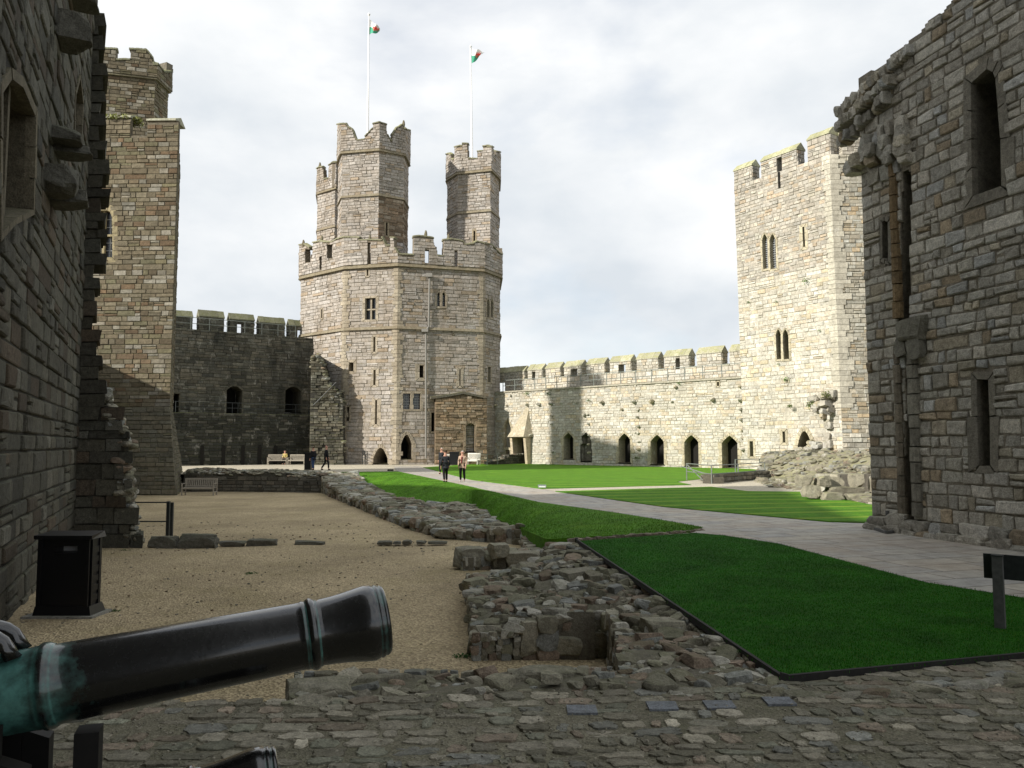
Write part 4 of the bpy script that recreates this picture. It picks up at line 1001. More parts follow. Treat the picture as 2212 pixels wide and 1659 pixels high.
# ================================================================ GREAT TOWER
root = empty('castle_tower', (-10.5, 84, 0), 'great polygonal pale stone tower with three crenellated turrets at the far end of the courtyard', 'tower')
def PX(u, y, v=760): p = P(u, v, y); return Vector((p.x, p.y))
ev = [PX(648, 80), PX(744, 75.4), PX(858, 74), PX(1042, 76.35), PX(1079, 79.3), Vector((-1.5, 85.5)), Vector((-6, 92)), Vector((-15, 92)), Vector((-20.9, 86))]
ZC = P(858, 573, 74).z; ZS = P(858, 708, 74).z
ef = [Face(ev[i], ev[(i + 1) % 9], -.1, ZC) for i in range(9)]
pET = pal((.385, .352, .318), .09, [(.43, .40, .37), (.35, .285, .215), (.41, .37, .33), (.33, .305, .275)], .4, .02)
def efx(u): return 0 if u < 744 else 1 if u < 858 else 2 if u < 1042 else 3
OP = [  # u0 v0 u1 v1 kind name opts
 (789, 644, 812, 690.5, 'rect', 'window', dict(glass=True, bars=1, fw=.2, mull=1)), (694.8, 668, 697.6, 687, 'rect', 'arrow_slit', dict(fw=.12)), (792.5, 582, 796.5, 596, 'rect', 'arrow_slit', dict(fw=.12)),
 (807, 728, 811.5, 760, 'rect', 'arrow_slit', dict(fw=.18)), (754, 783, 764, 802, 'rect', 'window', dict(fw=.25)), (807, 799, 812, 832, 'rect', 'arrow_slit', dict(fw=.2)), (810.6, 864, 815, 916.5, 'rect', 'arrow_slit', dict(fw=.28)),
 (739.5 + 6, 879, 755, 909.5, 'rect', 'window', dict(fw=.12)), (944, 632, 951.4, 662, 'gothic', 'window', dict(glass=True, bars=1, fw=.16)), (954.4, 632, 961.8, 662, 'gothic', 'window', dict(glass=True, bars=1, fw=.16)),
 (1051, 646, 1056.4, 686, 'gothic', 'window', dict(glass=True, bars=0, fw=.16)), (1059, 646, 1064.5, 686, 'gothic', 'window', dict(glass=True, bars=0, fw=.16)), (906, 789, 915, 816, 'rect', 'window', dict(fw=.3)),
 (992, 798, 994.8, 833.6, 'rect', 'arrow_slit', dict(fw=.2)), (1053, 793, 1058.7, 825.6, 'rect', 'arrow_slit', dict(fw=.15)), (870.5, 850, 887, 884, 'rect', 'window', dict(glass=True, bars=2, fw=.18)), (891.5, 850, 908, 884, 'rect', 'window', dict(glass=True, bars=2, fw=.18)),
 (931.5, 891.5, 940, 932, 'rect', 'window', dict(fw=.14)), (866, 939, 890, 991, 'gothic', 'doorway', dict(fw=.3, sill=False, depth=2.5)), (806.7, 967, 838, 1001, 'gothic', 'doorway', dict(fw=.32, sill=False, depth=2.5)), (978.5, 720, 980, 722, 'rect', 'putlog_hole', dict(fw=.1))]
holes = {i: [] for i in range(9)}; ops = []
for (u0, v0, u1, v1, kd, nme, op) in OP:
    i = efx((u0 + u1) / 2); q = rect(ef[i], u0, v0, u1, v1)
    q = (q[0], q[1], max(q[2], .02), q[3]); ol = outline(*q, kd); holes[i].append(ol); ops.append((i, ol, nme, op))
m = MB()
for i, f in enumerate(ef):
    masonry(m, f, pET, (.26, .38), (.5, 1.25), holes[i], seed=200 if i < 5 else 210, mort=(.27, .24, .195), proud=(.01, .075), gap=.026, ext=.05, flat=(i > 4))
wall = m.build('wall', M['eagle'], root)
for j, (i, ol, nme, op) in enumerate(ops):
    kw = dict(fcol=(.36, .315, .245), fd=.07, depth=1.2, seed=j, big=.6); kw.update(op); opening(ef[i], ol, root, nme, M['eagle'], **kw)
# quoins down the corners
rnd = random.Random(2)
for ci in (1, 2, 3):
    z = 0; k = MB()
    while z < ZC - .3:
        h = rnd.uniform(.3, .45); fa_, fb_ = ef[ci - 1], ef[ci]; wA, wB = rnd.uniform(.2, .6), rnd.uniform(.15, .6); d = .09; c = vary((.37, .325, .25), rnd, .8, 1.12)
        cpt = poly_offset(ef, z, d)[ci]
        for (f, s0, s1) in ((fa_, fa_.L - wA, fa_.L), (fb_, 0, wB)):
            q0 = f.pt(s0, z + .015, d); q1 = f.pt(s1, z + .015, d)
            if f is fa_: q1 = Vector((cpt.x, cpt.y, z + .015))
            else: q0 = Vector((cpt.x, cpt.y, z + .015))
            i0, i1 = f.pt(s0, z + .015, -.02), f.pt(s1, z + .015, -.02); dz = Vector((0, 0, h - .03))
            k.hexa([q0, q1, i1, i0, q0 + dz, q1 + dz, i1 + dz, i0 + dz], c)
        z += h
    k.build('quoins', M['eagle'], root)
k = MB(); string_course(k, ef, ZC - .12, .34, .32, (.22, .19, .13)); k.build('string_course', M['eagle'], root)
k = MB(); string_course(k, ef, ZS - .1, .26, .22, (.24, .21, .15)); k.build('string_course', M['eagle'], root)
pp = [(630, 528), (643, 530), (657, 527), (668, 534), (674, 556), (676, 524), (690, 521), (707, 523), (719, 522), (728, 516), (741, 512), (776, 513), (776.5, 519), (790, 518), (824, 519), (825, 512), (834, 530), (842, 530), (842.5, 513), (852, 514), (853, 535), (862, 549), (893, 550), (893.5, 511), (905, 509), (936, 513), (939, 530), (944, 534), (946, 552), (957, 553), (957.5, 518), (975, 516), (1000, 520), (1005, 528), (1022, 526), (1030, 521), (1050, 526), (1062, 528), (1072, 540), (1080, 548), (1090, 550)]
hl = {1: [[(796, 568), (799, 568), (799, 525), (796, 525)]], 2: [[(920, 566), (925, 566), (925, 541), (920, 541)], [(984, 575), (987, 575), (987, 545), (984, 545)]], 0: [[(692, 580), (694, 580), (694, 556), (692, 556)], [(708, 556), (718, 556), (718, 530), (708, 530)], [(661, 565), (670, 565), (670, 540), (661, 540)]]}
ragged(ef, ZC + .2, ZC + 3.6, pp, pET, M['eagle'], root, 'parapet', 230, thick=.6, d=.25, row=(.24, .34), ln=(.4, .9), mort=(.19, .165, .13), holes=hl, backz=ZC + 2.8, capcol=(.22, .21, .14))
k = MB(); rp = poly_offset(ef, 0, -.3)[:9]; k.add([(p.x, p.y, ZC + .3) for p in rp], [tuple(range(9))], (.2, .2, .2)); k.build('roof', M['lead'], root)
pBR = pal((.25, .19, .135), .2, [(.16, .115, .075), (.33, .28, .22)], .5)
def turret(name, vs, zb, zc, prof, strings, seed, hole={}, extra_d=.18, backz=2.4, slits=()):
    n = len(vs); fs = [Face(vs[i], vs[(i + 1) % n], zb, zc) for i in range(n)]; m = MB(); sl = {}
    for (fi, a, b, c, d_) in slits: q = rect(fs[fi], a, b, c, d_); sl.setdefault(fi, []).append(outline(*q))
    for i, f in enumerate(fs):
      for (za_, zb_, pl_) in (((zb, 21.3, pET), (21.3, strings[0], pBR), (strings[0], zc, pET)) if seed == 300 and i in (2, 3) else ((zb, zc, pET),)):
        masonry(m, f, pl_, (.24, .36), (.4, .95), sl.get(i, ()), z0=za_, z1=zb_, seed=seed + i, mort=(.27, .24, .195), proud=(.01, .075), gap=.026, ext=.04)
    o = m.build('turret', M['eagle'], root)
    for fi, L_ in sl.items():
        for ol in L_: opening(fs[fi], ol, o, 'arrow_slit', M['eagle'], .6, .15, (.3, .25, .17), .06)
    k = MB(); string_course(k, fs, zc - .1, .32, .26, (.22, .19, .13)); k.build('string_course', M['eagle'], o)
    for z in strings: k = MB(); string_course(k, fs, z - .1, .24, .16, (.24, .21, .15)); k.build('string_course', M['eagle'], o)
    ragged(fs, zc + .15, zc + 4.2, prof, pET, M['eagle'], o, 'parapet', seed + 20, thick=.45, d=extra_d, row=(.22, .32), ln=(.3, .7), mort=(.19, .165, .13), backz=zc + backz, capcol=(.22, .21, .14))
    k = MB(); rp = poly_offset(fs, 0, -.2)[:n]; k.add([(p.x, p.y, zc + .25) for p in rp], [tuple(range(n))], (.2, .2, .2)); k.build('roof', M['lead'], o)
    return o
v_ = 420
T1 = [PX(731, 80.2, v_), PX(739, 77.7, v_), PX(818, 76.9, v_), PX(871, 78.3, v_), Vector((PX(871, 78.3, v_).x + .1, 81)), PX(850, 83.5, v_), PX(745, 83.5, v_)]
turret('turret', T1, 17.9, P(818, 325, 76.9).z, [(715, 272), (731, 268), (748, 267), (752, 274), (762, 280), (768, 297), (771, 303), (788, 301), (789, 294), (798, 284), (804, 277), (806, 267), (820, 264), (835, 269), (837, 290), (842, 300), (846, 304), (848, 290), (856, 276), (862, 274), (868, 269), (878, 280), (890, 282)], [P(818, 421, 76.9).z], 300, slits=[(2, 833, 481, 837, 509)], backz=2.5)
T2 = [PX(687, 90.5, v_), PX(724, 88.6, v_), PX(741, 90.5, v_), PX(741, 94.5, v_), PX(700, 96, v_), PX(690, 94, v_)]
turret('turret', T2, 18, P(724, 408, 88.6).z, [(670, 366), (682, 366), (690, 360), (696, 360), (699, 368), (700, 386), (709, 385), (710, 357), (718, 351), (730, 350), (745, 352)], [P(724, 489, 88.6).z], 340, backz=2.6)
T3 = [PX(967, 84.3, v_), PX(989, 82.2, v_), PX(1059, 81.2, v_), PX(1077, 83.8, v_), PX(1076, 87.5, v_), PX(1020, 89, v_), PX(975, 87.5, v_)]
turret('turret', T3, 18, P(1059, 369, 81.2).z, [(950, 335), (961, 334), (970, 331), (975, 336), (976, 344), (981, 344), (982, 318), (990, 315), (998, 314), (999, 310), (1010, 310), (1012, 342), (1030, 343), (1031, 327), (1042, 326), (1043, 316), (1054, 314), (1066, 318), (1068, 332), (1069, 345), (1071, 327), (1079, 328), (1090, 332)], [P(1059, 455, 81.2).z], 380, slits=[(1, 1023, 499, 1027, 521)], backz=2.7)
k = MB(); rnd = random.Random(5)
for (u, v, y) in ((654, 529, 79.2), (694, 520, 78), (798, 519, 75), (919, 509, 75), (968, 517, 76), (690, 360, 90), (871, 270, 78)):
    p = P(u, v, y); k.tube([p + Vector((0, .2, -.2)), p + Vector((0, .2, .15)), p + Vector((.02, .2, .4)), p + Vector((0, .2, .55))], [.12, .16, .11, .06], 6, (.16, .15, .1))
k.build('finial', M['eagle'], root)
k = MB(); f = ef[2]
def onf(u, v, d): s, z = f.sz(u, v); return f.pt(s, z, d)
k.tube([onf(927, 600, .2), onf(925, 706, .2), onf(919, 716, .2), onf(919, 990, .22)], .09, 8); a = onf(926, 596, .22); k.box(a.x - .28, a.x + .28, a.y - .2, a.y + .05, a.z - .15, a.z + .2); a = onf(917, 715, .24); k.box(a.x - .3, a.x + .3, a.y - .2, a.y + .05, a.z - .12, a.z + .15)
k.build('drainpipe', M['pipe'], root)
# lean-to remains of brown stone against the tower
AF = Face(f.pt(f.sz(938, 900)[0], 0, .55), f.pt(f.L + .3, 0, .55), -.1, 8.5)
ap = [AF.sz(*q) for q in ((930, 862), (962, 858), (1000, 851), (1045, 860))]
ad = outline(*rect(AF, 1006, 914, 1026, 975), 'round'); ad = [(s, max(z, 0.02)) for s, z in ad]; 
pAN = pal((.27, .20, .13), .2, [(.33, .27, .2), (.2, .15, .1)], .4)
m = MB(); masonry(m, AF, pAN, (.22, .34), (.35, .9), [ad], ap, seed=420, mort=(.12, .09, .06), thick=.6, proud=(.01, .09)); an = m.build('annexe', M['queen'], root)
opening(AF, ad, an, 'doorway', M['queen'], .6, .22, (.28, .22, .15), .05, sill=False)
k = MB()
for (a, b) in zip(ap, ap[1:]): k.hexa([AF.pt(a[0], a[1], .15), AF.pt(b[0], b[1], .15), AF.pt(b[0], b[1], -.6), AF.pt(a[0], a[1], -.6), AF.pt(a[0], a[1] + .2, .15), AF.pt(b[0], b[1] + .2, .15), AF.pt(b[0], b[1] + .25, -.6), AF.pt(a[0], a[1] + .25, -.6)], (.1, .1, .08))
k.build('weathering', M['eagle'], an)
k = MB(); 
for i in range(5): k.tube([AF.pt(4.0 + .0 * i, .1, .3)] * 1 + [AF.pt(4.0, .9, .3)], .03, 5) if False else None
# flags
def flagpole(ub, vb, ut, vt, y, flag, label, seed):
    a = P(ub, vb, y); b = P(ut, vt, y); a = b + (a - b) * 1.06
    t = empty('flagpole', a, label, 'flagpole', 'flagpoles on the great tower')
    k = MB(); k.tube([a, a.lerp(b, .5), b], [.11, .09, .06], 8); k.build('pole', M['white'], t)
    k = MB(); k.tube([b, b + Vector((0, 0, .15)), b + Vector((0, 0, .28))], [.1, .16, .05], 8); k.build('finial', M['white'], t)
    # cloth: grid between hoist and fly
    h0, h1, f0, f1 = (P(*q, y) for q in flag); n = 14; vs = []; cs = []; rows = 8
    for i in range(n + 1):
        s = i / n; top = h0.lerp(f0, s); bot = h1.lerp(f1, s)
        for j in range(rows + 1):
            p = top.lerp(bot, j / rows); p = p + Vector((0, .35 * math.sin(s * 7 + j * .3 + seed) * s, .06 * math.sin(s * 9 + seed)))
            vs.append(p)
            white = j < rows / 2
            cs.append((.8, .8, .78) if white else (.05, .33, .20))
    me_f = [(i * (rows + 1) + j, (i + 1) * (rows + 1) + j, (i + 1) * (rows + 1) + j + 1, i * (rows + 1) + j + 1) for i in range(n) for j in range(rows)]
    k = MB(); dr = {(5, 3), (6, 2), (6, 3), (7, 3), (7, 4), (8, 2), (8, 3), (8, 4), (9, 3), (9, 4), (10, 2), (10, 3), (10, 4), (11, 3), (11, 5), (7, 5), (9, 5), (12, 2), (12, 3), (5, 4), (6, 5)}
    for q, fc in enumerate(me_f):
        i, j = q // rows, q % rows; c = (.75, .05, .04) if (i, j) in dr else ((.8, .8, .78) if j < rows / 2 else (.05, .33, .20))
        k.add([vs[w] for w in fc], [(0, 1, 2, 3)], c)
    k.build('flag', M['cloth'], t)
mt, nt, b = nm('flag_cloth'); at = N(nt, 'ShaderNodeAttribute', attribute_name='col'); nt.links.new(at.outputs[0], b.inputs['Base Color']); b.inputs['Roughness'].default_value = .8; M['cloth'] = mt
flagpole(794.5, 292, 797, 34, 79.5, ((798, 42), (798, 75), (820, 60), (818, 68)), 'tall white flagpole with half furled flag on the biggest turret', 0)
flagpole(1020, 344, 1016.5, 103, 84, ((1018, 105), (1019, 138), (1047, 111), (1040, 119)), 'white flagpole with flag blowing out on the right hand turret', 2)

# ================================================================ FAR RIGHT CURTAIN
root = empty('curtain_wall', (8, 71, 0), 'long sunlit pale curtain wall with gabled merlons and five arched doorways', 'wall')
RC = Face((-2.05, 78.9), (17.6, 60.35), -.1, 6.8)
pRC = pal((.50, .47, .40), .09, [(.56, .54, .48), (.50, .43, .31), (.43, .41, .36), (.46, .40, .31)], .35, .02)
DO = [(1218, 934.6, 1239, 991, 'shoulder'), (1337, 936, 1362, 999, 'shoulder'), (1406, 939, 1434.7, 1003, 'shoulder'), (1479, 939.6, 1509.5, 1007, 'shoulder'), (1560, 940.8, 1594, 1011, 'shoulder')]
hs = []; dl = []
for d_ in DO: q = rect(RC, *d_[:4]); ol = outline(q[0], q[1], max(.05, q[2]), q[3], d_[4]); hs.append(ol); dl.append((ol, 'doorway', dict(depth=.9, cap=True, sill=False)))
q = rect(RC, 1090, 908, 1104, 967); ol = outline(*q, 'gothic'); hs.append(ol); dl.append((ol, 'blocked_niche', dict(depth=.3, blocked=.28)))
q = rect(RC, 1093, 970, 1102, 982); ol = outline(*q, 'round'); hs.append(ol); dl.append((ol, 'niche', dict(depth=.4)))
q = rect(RC, 1119, 946, 1141, 982); ol = outline(q[0], q[1], .05, q[3]); hs.append(ol); dl.append((ol, 'fireplace', dict(depth=.6)))
q = rect(RC, 1549, 825, 1554, 834); ol = outline(*q); hs.append(ol); dl.append((ol, 'putlog_hole', dict(depth=.5, fw=.08)))
br = [RC.sz(*p) for p in ((1256, 996), (1277, 996), (1276, 960), (1273, 945), (1266, 936), (1258, 945), (1260, 958), (1255, 962))]; hs.append(br)
m = MB(); masonry(m, RC, pRC, (.19, .31), (.28, .75), hs, seed=500, mort=(.40, .375, .31), proud=(.005, .055), gap=.024)
m.hexa([RC.pt(0, 6.76, -.02), RC.pt(RC.L, 6.76, -.02), RC.pt(RC.L, 6.76, -3.2), RC.pt(0, 6.76, -3.2), RC.pt(0, 6.8, -.02), RC.pt(RC.L, 6.8, -.02), RC.pt(RC.L, 6.8, -3.2), RC.pt(0, 6.8, -3.2)], (.3, .28, .23))
B = Face(RC.pt(RC.L, 0, -3.2), RC.pt(0, 0, -3.2), -.1, 8.0); masonry(m, B, pRC, seed=501, flat=True, mort=(.3, .28, .23))
m.build('wall', M['pale'], root)
for j, (ol, nme, op) in enumerate(dl):
    kw = dict(fcol=(.42, .37, .26), fd=.05, depth=.8, seed=j, big=.7, fw=.2); kw.update(op); opening(RC, ol, root, nme, M['pale'], **kw)
k = MB(); reveal(k, RC, br, .5, (.2, .18, .14)); capface(k, RC, br, .45, (.12, .11, .085)); k.build('broken_niche', M['pale'], root)
k = MB(); k.hexa([RC.pt(0, 6.70, .14), RC.pt(RC.L, 6.70, .14), RC.pt(RC.L, 6.78, -.1), RC.pt(0, 6.78, -.1), RC.pt(0, 6.83, .16), RC.pt(RC.L, 6.83, .16), RC.pt(RC.L, 6.83, -.1), RC.pt(0, 6.83, -.1)], (.4, .37, .3)); k.build('walkway_edge', M['pale'], root)
def c4(x, y): return (1017.5 + x * .28, 707.8 + y * .28)
k = MB(); rnd = random.Random(7)
for (x, y, r) in [(198, 600, .26), (283, 600, .22), (443, 595, .28), (532, 590, .3), (622, 588, .26), (700, 580, .2), (815, 578, .2), (1018, 575, .3), (1260, 568, .3), (1403, 568, .36), (1868, 552, .36), (1583, 455, .28), (310, 525, .2), (612, 512, .2), (1168, 628, .2), (1555, 570, .2),
                  (1292, 632, .22), (1290, 690, .24), (1297, 758, .24), (1290, 810, .22), (1298, 880, .22), (1298, 937, .24), (1297, 995, .22), (1272, 810, .16), (1272, 995, .16), (2085, 560, .3), (2088, 628, .26), (2088, 708, .28), (2092, 792, .22), (2098, 850, .22), (2102, 940, .28), (2082, 455, .25),
                  (628, 680, .22), (628, 745, .2), (630, 905, .2), (630, 955, .22), (470, 828, .3), (905, 668, .2), (912, 740, .2), (915, 830, .2), (920, 965, .24), (912, 900, .2), (880, 672, .3)]:
    s, z = RC.sz(*c4(x, y)); p = RC.pt(s, z, r * .45); lump(k, p, r * .75, r * 1.25, r * .6, math.atan2(RC.u.y, RC.u.x), rnd, pRC(rnd), sub=2, cuts=10, tilt=.1)
k.build('corbel', M['pale'], root)['kind'] = 'stuff'
# hooded fireplace
k = MB(); A_p = RC.pt(*RC.sz(1136.5, 881), .06); s0, z0 = RC.sz(1110, 944); s1, _ = RC.sz(1150, 944)
b1, b2, b3, b4 = RC.pt(s0, z0, .03), RC.pt(s0 + .1, z0, 1.0), RC.pt(s1 - .2, z0, 1.0), RC.pt(s1 + .1, z0, .03)
k.add([b1, b2, b3, b4, A_p, A_p + Vector((.3, -.2, 0))], [(0, 1, 2, 3), (0, 4, 1), (1, 4, 5, 2), (2, 5, 3), (3, 5, 4, 0)], (.44, .385, .28)); k.build('chimney_hood', M['pale'], root)
k = MB()
for u in (1116, 1145): s, z = RC.sz(u, 960); k.hexa([RC.pt(s - .14, 0, .5), RC.pt(s + .14, 0, .5), RC.pt(s + .14, 0, 0), RC.pt(s - .14, 0, 0), RC.pt(s - .14, z0, .8), RC.pt(s + .14, z0, .8), RC.pt(s + .14, z0, 0), RC.pt(s - .14, z0, 0)], (.48, .4, .28))
k.build('jamb', M['pale'], root)
Fq = RC.off(-2.0, z0=6.78, z1=10)
mer = [(180, 306, 328, 352), (312, 412, 312, 342), (440, 548, 296, 328), (578, 688, 280, 316), (720, 853, 263, 302), (893, 1030, 242, 284), (1073, 1232, 220, 265), (1280, 1442, 196, 243), (1493, 1680, 170, 222), (1743, 1932, 143, 200), (1996, 2200, 122, 180)]
crz = Fq.sz(*c4(1262, 345))[1]; print('crenel z', crz)
m = MB(); masonry(m, Fq, pRC, (.2, .3), (.3, .75), seed=510, z0=6.78, z1=crz, thick=.9, mort=(.27, .25, .205)); m.build('parapet', M['pale'], root)
k = MB()
for a, b in zip(mer, mer[1:]):   # rounded coping in the crenels
    sa, sb = Fq.sz(*c4(a[1], 300))[0], Fq.sz(*c4(b[0], 300))[0]; sa += .03; sb -= .03
    k.hexa([Fq.pt(sa, crz + .004, .05), Fq.pt(sb, crz + .004, .05), Fq.pt(sb, crz + .004, -.95), Fq.pt(sa, crz + .004, -.95), Fq.pt(sa, crz + .1, .02), Fq.pt(sb, crz + .1, .02), Fq.pt(sb, crz + .22, -.5), Fq.pt(sa, crz + .22, -.5)], (.38, .36, .28))
k.build('crenel_coping', M['cap'], root)
for i, (xa, xb, yr, ye) in enumerate(mer):
    s0, z1 = Fq.sz(*c4((xa + xb) / 2, ye)); s0 = Fq.sz(*c4(xa, ye))[0]; s1 = Fq.sz(*c4(xb, ye))[0]; z1 = min(max(z1, crz + .75), crz + 1.15); sl = None
    if i in (2, 8): c = s0 + (s1 - s0) * (.35 if i == 2 else .5); sl = (c, c + .22, crz + .02, z1 - .2)
    if i in (4, 6): c = s0 + (s1 - s0) * .45; sl = (c, c + .55, crz + .15, z1 - .3)
    merlon(Fq, s0, s1, crz, z1, z1 + .62, .9, pRC, M['pale'], M['cap'], root, sl, seed=520 + i * 3, capcol=(.42, .40, .30), mort=(.27, .25, .205))
t = empty('walkway_railing', RC.pt(10, 6.9, 0), 'grey metal railing along the wall walk of the sunlit curtain wall', 'railing')
railing(t, [RC.pt(RC.sz(*c4(x, 440))[0], 6.83, -.12) for x in (240, 330, 400, 485, 570, 655, 740, 840, 940, 1040, 1148, 1264, 1386, 1512, 1643, 1783, 1930, 2080)], 0, 1.05, M['rail'], .035, rails=(1, .5))

# ================================================================ RIGHT TOWER
root = empty('stone_tower', (21, 58, 0), 'pale sunlit square tower with crenellated top and paired lancet windows at the right', 'tower')
r0, r1 = P(1597, 600, 60.6), P(1806, 600, 53.7); LEAN = Vector((-.33, 0))
b0 = Vector((r0.x + .12, r0.y)); b1 = Vector((r1.x + .15, r1.y)); b2 = Vector((30.5, 53.7)); b3 = Vector((30, 64)); b4 = Vector((21, 66))
ZT = 20.9
def RF(a, b): return Face(a, b, -.1, ZT, Vector(a) + LEAN, Vector(b) + LEAN)
rf = [RF(b0, b1), RF(b1, b2), RF(b2, b3), RF(b3, b4), RF(b4, b0)]; f0 = rf[0]; f1 = rf[1]
def rz(u, v): return f0.sz(u, v)[1]
zcr = (rz(1640, 387) + rz(1732, 352)) / 2; print('RT crenel z', zcr)
RO = [(1648, 506, 1659.5, 581, 'gothic', 'window', dict(glass=True, bars=2, fw=.14)), (1664, 506, 1677, 581, 'gothic', 'window', dict(glass=True, bars=2, fw=.14)), (1735, 490, 1739.5, 534, 'rect', 'window', dict(fw=.2)),
      (1677.5, 712, 1688.5, 776, 'gothic', 'window', dict(fw=.14, depth=1.5)), (1692, 712, 1704.5, 776, 'gothic', 'window', dict(fw=.14, depth=1.5)), (1724, 931, 1755, 990, 'gothic', 'doorway', dict(fw=.34, sill=False, depth=2)),
      (1691.5, 932, 1697, 956, 'rect', 'arrow_slit', dict(fw=.18)), (1620.5, 953, 1628, 986, 'rect', 'window', dict(fw=.16))]
hs = []; dl = []
for (a, b, c, d_, kd, nme, op) in RO: q = rect(f0, a, b, c, d_); ol = outline(*q, kd); hs.append(ol); dl.append((ol, nme, op))
pRT = pal((.53, .50, .43), .08, [(.60, .58, .52), (.53, .46, .33), (.45, .43, .38), (.49, .43, .34)], .35, .02); pRTu = pal((.41, .38, .33), .13, [(.48, .45, .38), (.35, .325, .285), (.42, .34, .25)], .4, .03)
zmid = rz(1700, 590); f0z = zcr - .1
m = MB()
masonry(m, f0, pRT, (.24, .36), (.3, .8), hs, seed=600, mort=(.46, .43, .37), proud=(.005, .055), gap=.024, z1=zmid, ext=.04)
masonry(m, f0, pRTu, (.2, .3), (.28, .65), hs, seed=601, mort=(.38, .35, .30), proud=(.005, .06), gap=.024, z0=zmid, z1=zcr, ext=.04)
masonry(m, f1, pal((.40, .375, .31), .16, [(.46, .44, .38), (.42, .34, .23), (.33, .31, .26)], .5), (.2, .34), (.3, .8), (), seed=602, mort=(.30, .28, .23), proud=(.01, .08), gap=.026, z1=zcr, ext=.04, base=.002)
for f in rf[2:]: masonry(m, f, pRT, seed=603, flat=True, mort=(.35, .33, .28), z1=zcr)
m.build('wall', M['pale'], root)
for j, (ol, nme, op) in enumerate(dl):
    kw = dict(fcol=(.44, .39, .28), fd=.06, depth=.7, seed=j, big=.5); kw.update(op); opening(f0, ol, root, nme, M['pale'], **kw)
k = MB(); rp = poly_offset(rf, zcr, -.2)[:5]; k.add([(p.x, p.y, zcr - .4) for p in rp], [tuple(range(5))], (.2, .2, .2)); k.build('roof', M['lead'], root)
# quoins
k = MB(); rnd = random.Random(3); z = 4.2
while z < zcr - .2:
    h = rnd.uniform(.28, .42); cpt = poly_offset(rf, z, .1)[1]; c = vary((.50, .47, .39), rnd, .85, 1.1); dz = Vector((0, 0, h - .02))
    for (f, s0, s1) in ((f0, f0.L - rnd.uniform(.3, .6), f0.L), (f1, 0, rnd.uniform(.4, 1.0))):
        q0 = f.pt(s0, z, .1); q1 = f.pt(s1, z, .1); i0, i1 = f.pt(s0, z, -.02), f.pt(s1, z, -.02)
        if f is f0: q1 = Vector((cpt.x, cpt.y, z))
        else: q0 = Vector((cpt.x, cpt.y, z))
        k.hexa([q0, q1, i1, i0, q0 + dz, q1 + dz, i1 + dz, i0 + dz], c)
    z += h
k.build('quoins', M['pale'], root)
G0 = Face(f0.pt(0, zcr), f0.pt(f0.L, zcr), zcr, 25); G1 = Face(f1.pt(0, zcr), f1.pt(f1.L, zcr), zcr, 25)
for i, (ua, ub, ve, vr) in enumerate(((1586, 1624, 372, 352), (1645, 1722, 340, 318), (1745, 1793, 302, 284))):
    um = (ua + ub) / 2; s0 = G0.sz(ua, 380 if i < 2 else 320)[0] ; s1 = G0.sz(ub, 360 if i < 2 else 300)[0]; z1 = G0.sz(um, ve - 6 if i == 0 else ve - 14 if i == 1 else ve)[1]
    z1 = zcr + 1.15 if i < 2 else zcr + 1.45; s0 = max(0, s0); s1 = min(G0.L, s1); sl = None
    if i == 1: c = G0.sz(1682, 380)[0]; sl = (c, c + .2, zcr + .02, zcr + .9)
    merlon(G0, s0, s1, zcr, z1, z1 + .55, .8, pRTu, M['pale'], M['cap'], root, sl, seed=620 + i * 3, capcol=(.42, .41, .28), mort=(.27, .25, .21))
merlon(G1, .85, 3.2, zcr, zcr + 1.45, zcr + 2.0, .8, pRTu, M['pale'], M['cap'], root, None, seed=640, capcol=(.42, .41, .28), mort=(.27, .25, .21))
merlon(G1, 4.6, 7.2, zcr, zcr + 1.3, zcr + 1.85, .8, pRTu, M['pale'], M['cap'], root, None, seed=644, capcol=(.42, .41, .28), mort=(.27, .25, .21))
k = MB(); c = G0.sz(1682, 400)[0]; k.hexa([f0.pt(c, zcr - 1.2, .05), f0.pt(c + .16, zcr - 1.2, .05), f0.pt(c + .16, zcr - 1.2, .09), f0.pt(c, zcr - 1.2, .09), f0.pt(c, zcr - .05, .05), f0.pt(c + .16, zcr - .05, .05), f0.pt(c + .16, zcr - .05, .09), f0.pt(c, zcr - .05, .09)], (.02, .02, .02)); k.build('arrow_slit', M['void'], root)  # thin dark bar painted for the shade inside the slit
# torn wall stubs where an older wall joined
def c6(x, y): return (1415.7 + x * .24, 752.1 + y * .24)
k = MB(); rnd = random.Random(14)
for (x, y, w, h, d) in ((1440, 450, .8, .5, .35), (1500, 520, .9, .5, .6), (1570, 500, .8, .55, .9), (1600, 560, .5, .5, .9), (1560, 440, .7, .5, .6), (1620, 420, .5, .7, .5), (1480, 560, .4, .4, .6), (1540, 620, .4, .5, .4), (1575, 700, .5, .7, .35), (1560, 790, .4, .8, .25), (1570, 870, .5, .8, .4), (1500, 870, .9, .4, .7), (1450, 910, .9, .5, .8), (1350, 920, .8, .5, .8), (1420, 850, .4, .35, .6), (1300, 950, .9, .5, .9)):
    for _ in range(3):
        s, z = f0.sz(*c6(x + rnd.uniform(-18, 18), y + rnd.uniform(-14, 14))); lump(k, f0.pt(s, z, d * rnd.uniform(.2, .8)), w * .4, d * .6, h * .4, math.atan2(f0.u.y, f0.u.x) + rnd.uniform(-.2, .2), rnd, tuple(.75 * q for q in pRT(rnd)), cuts=9, cube=True)
k.build('torn_wall_stub', M['pale'], root)
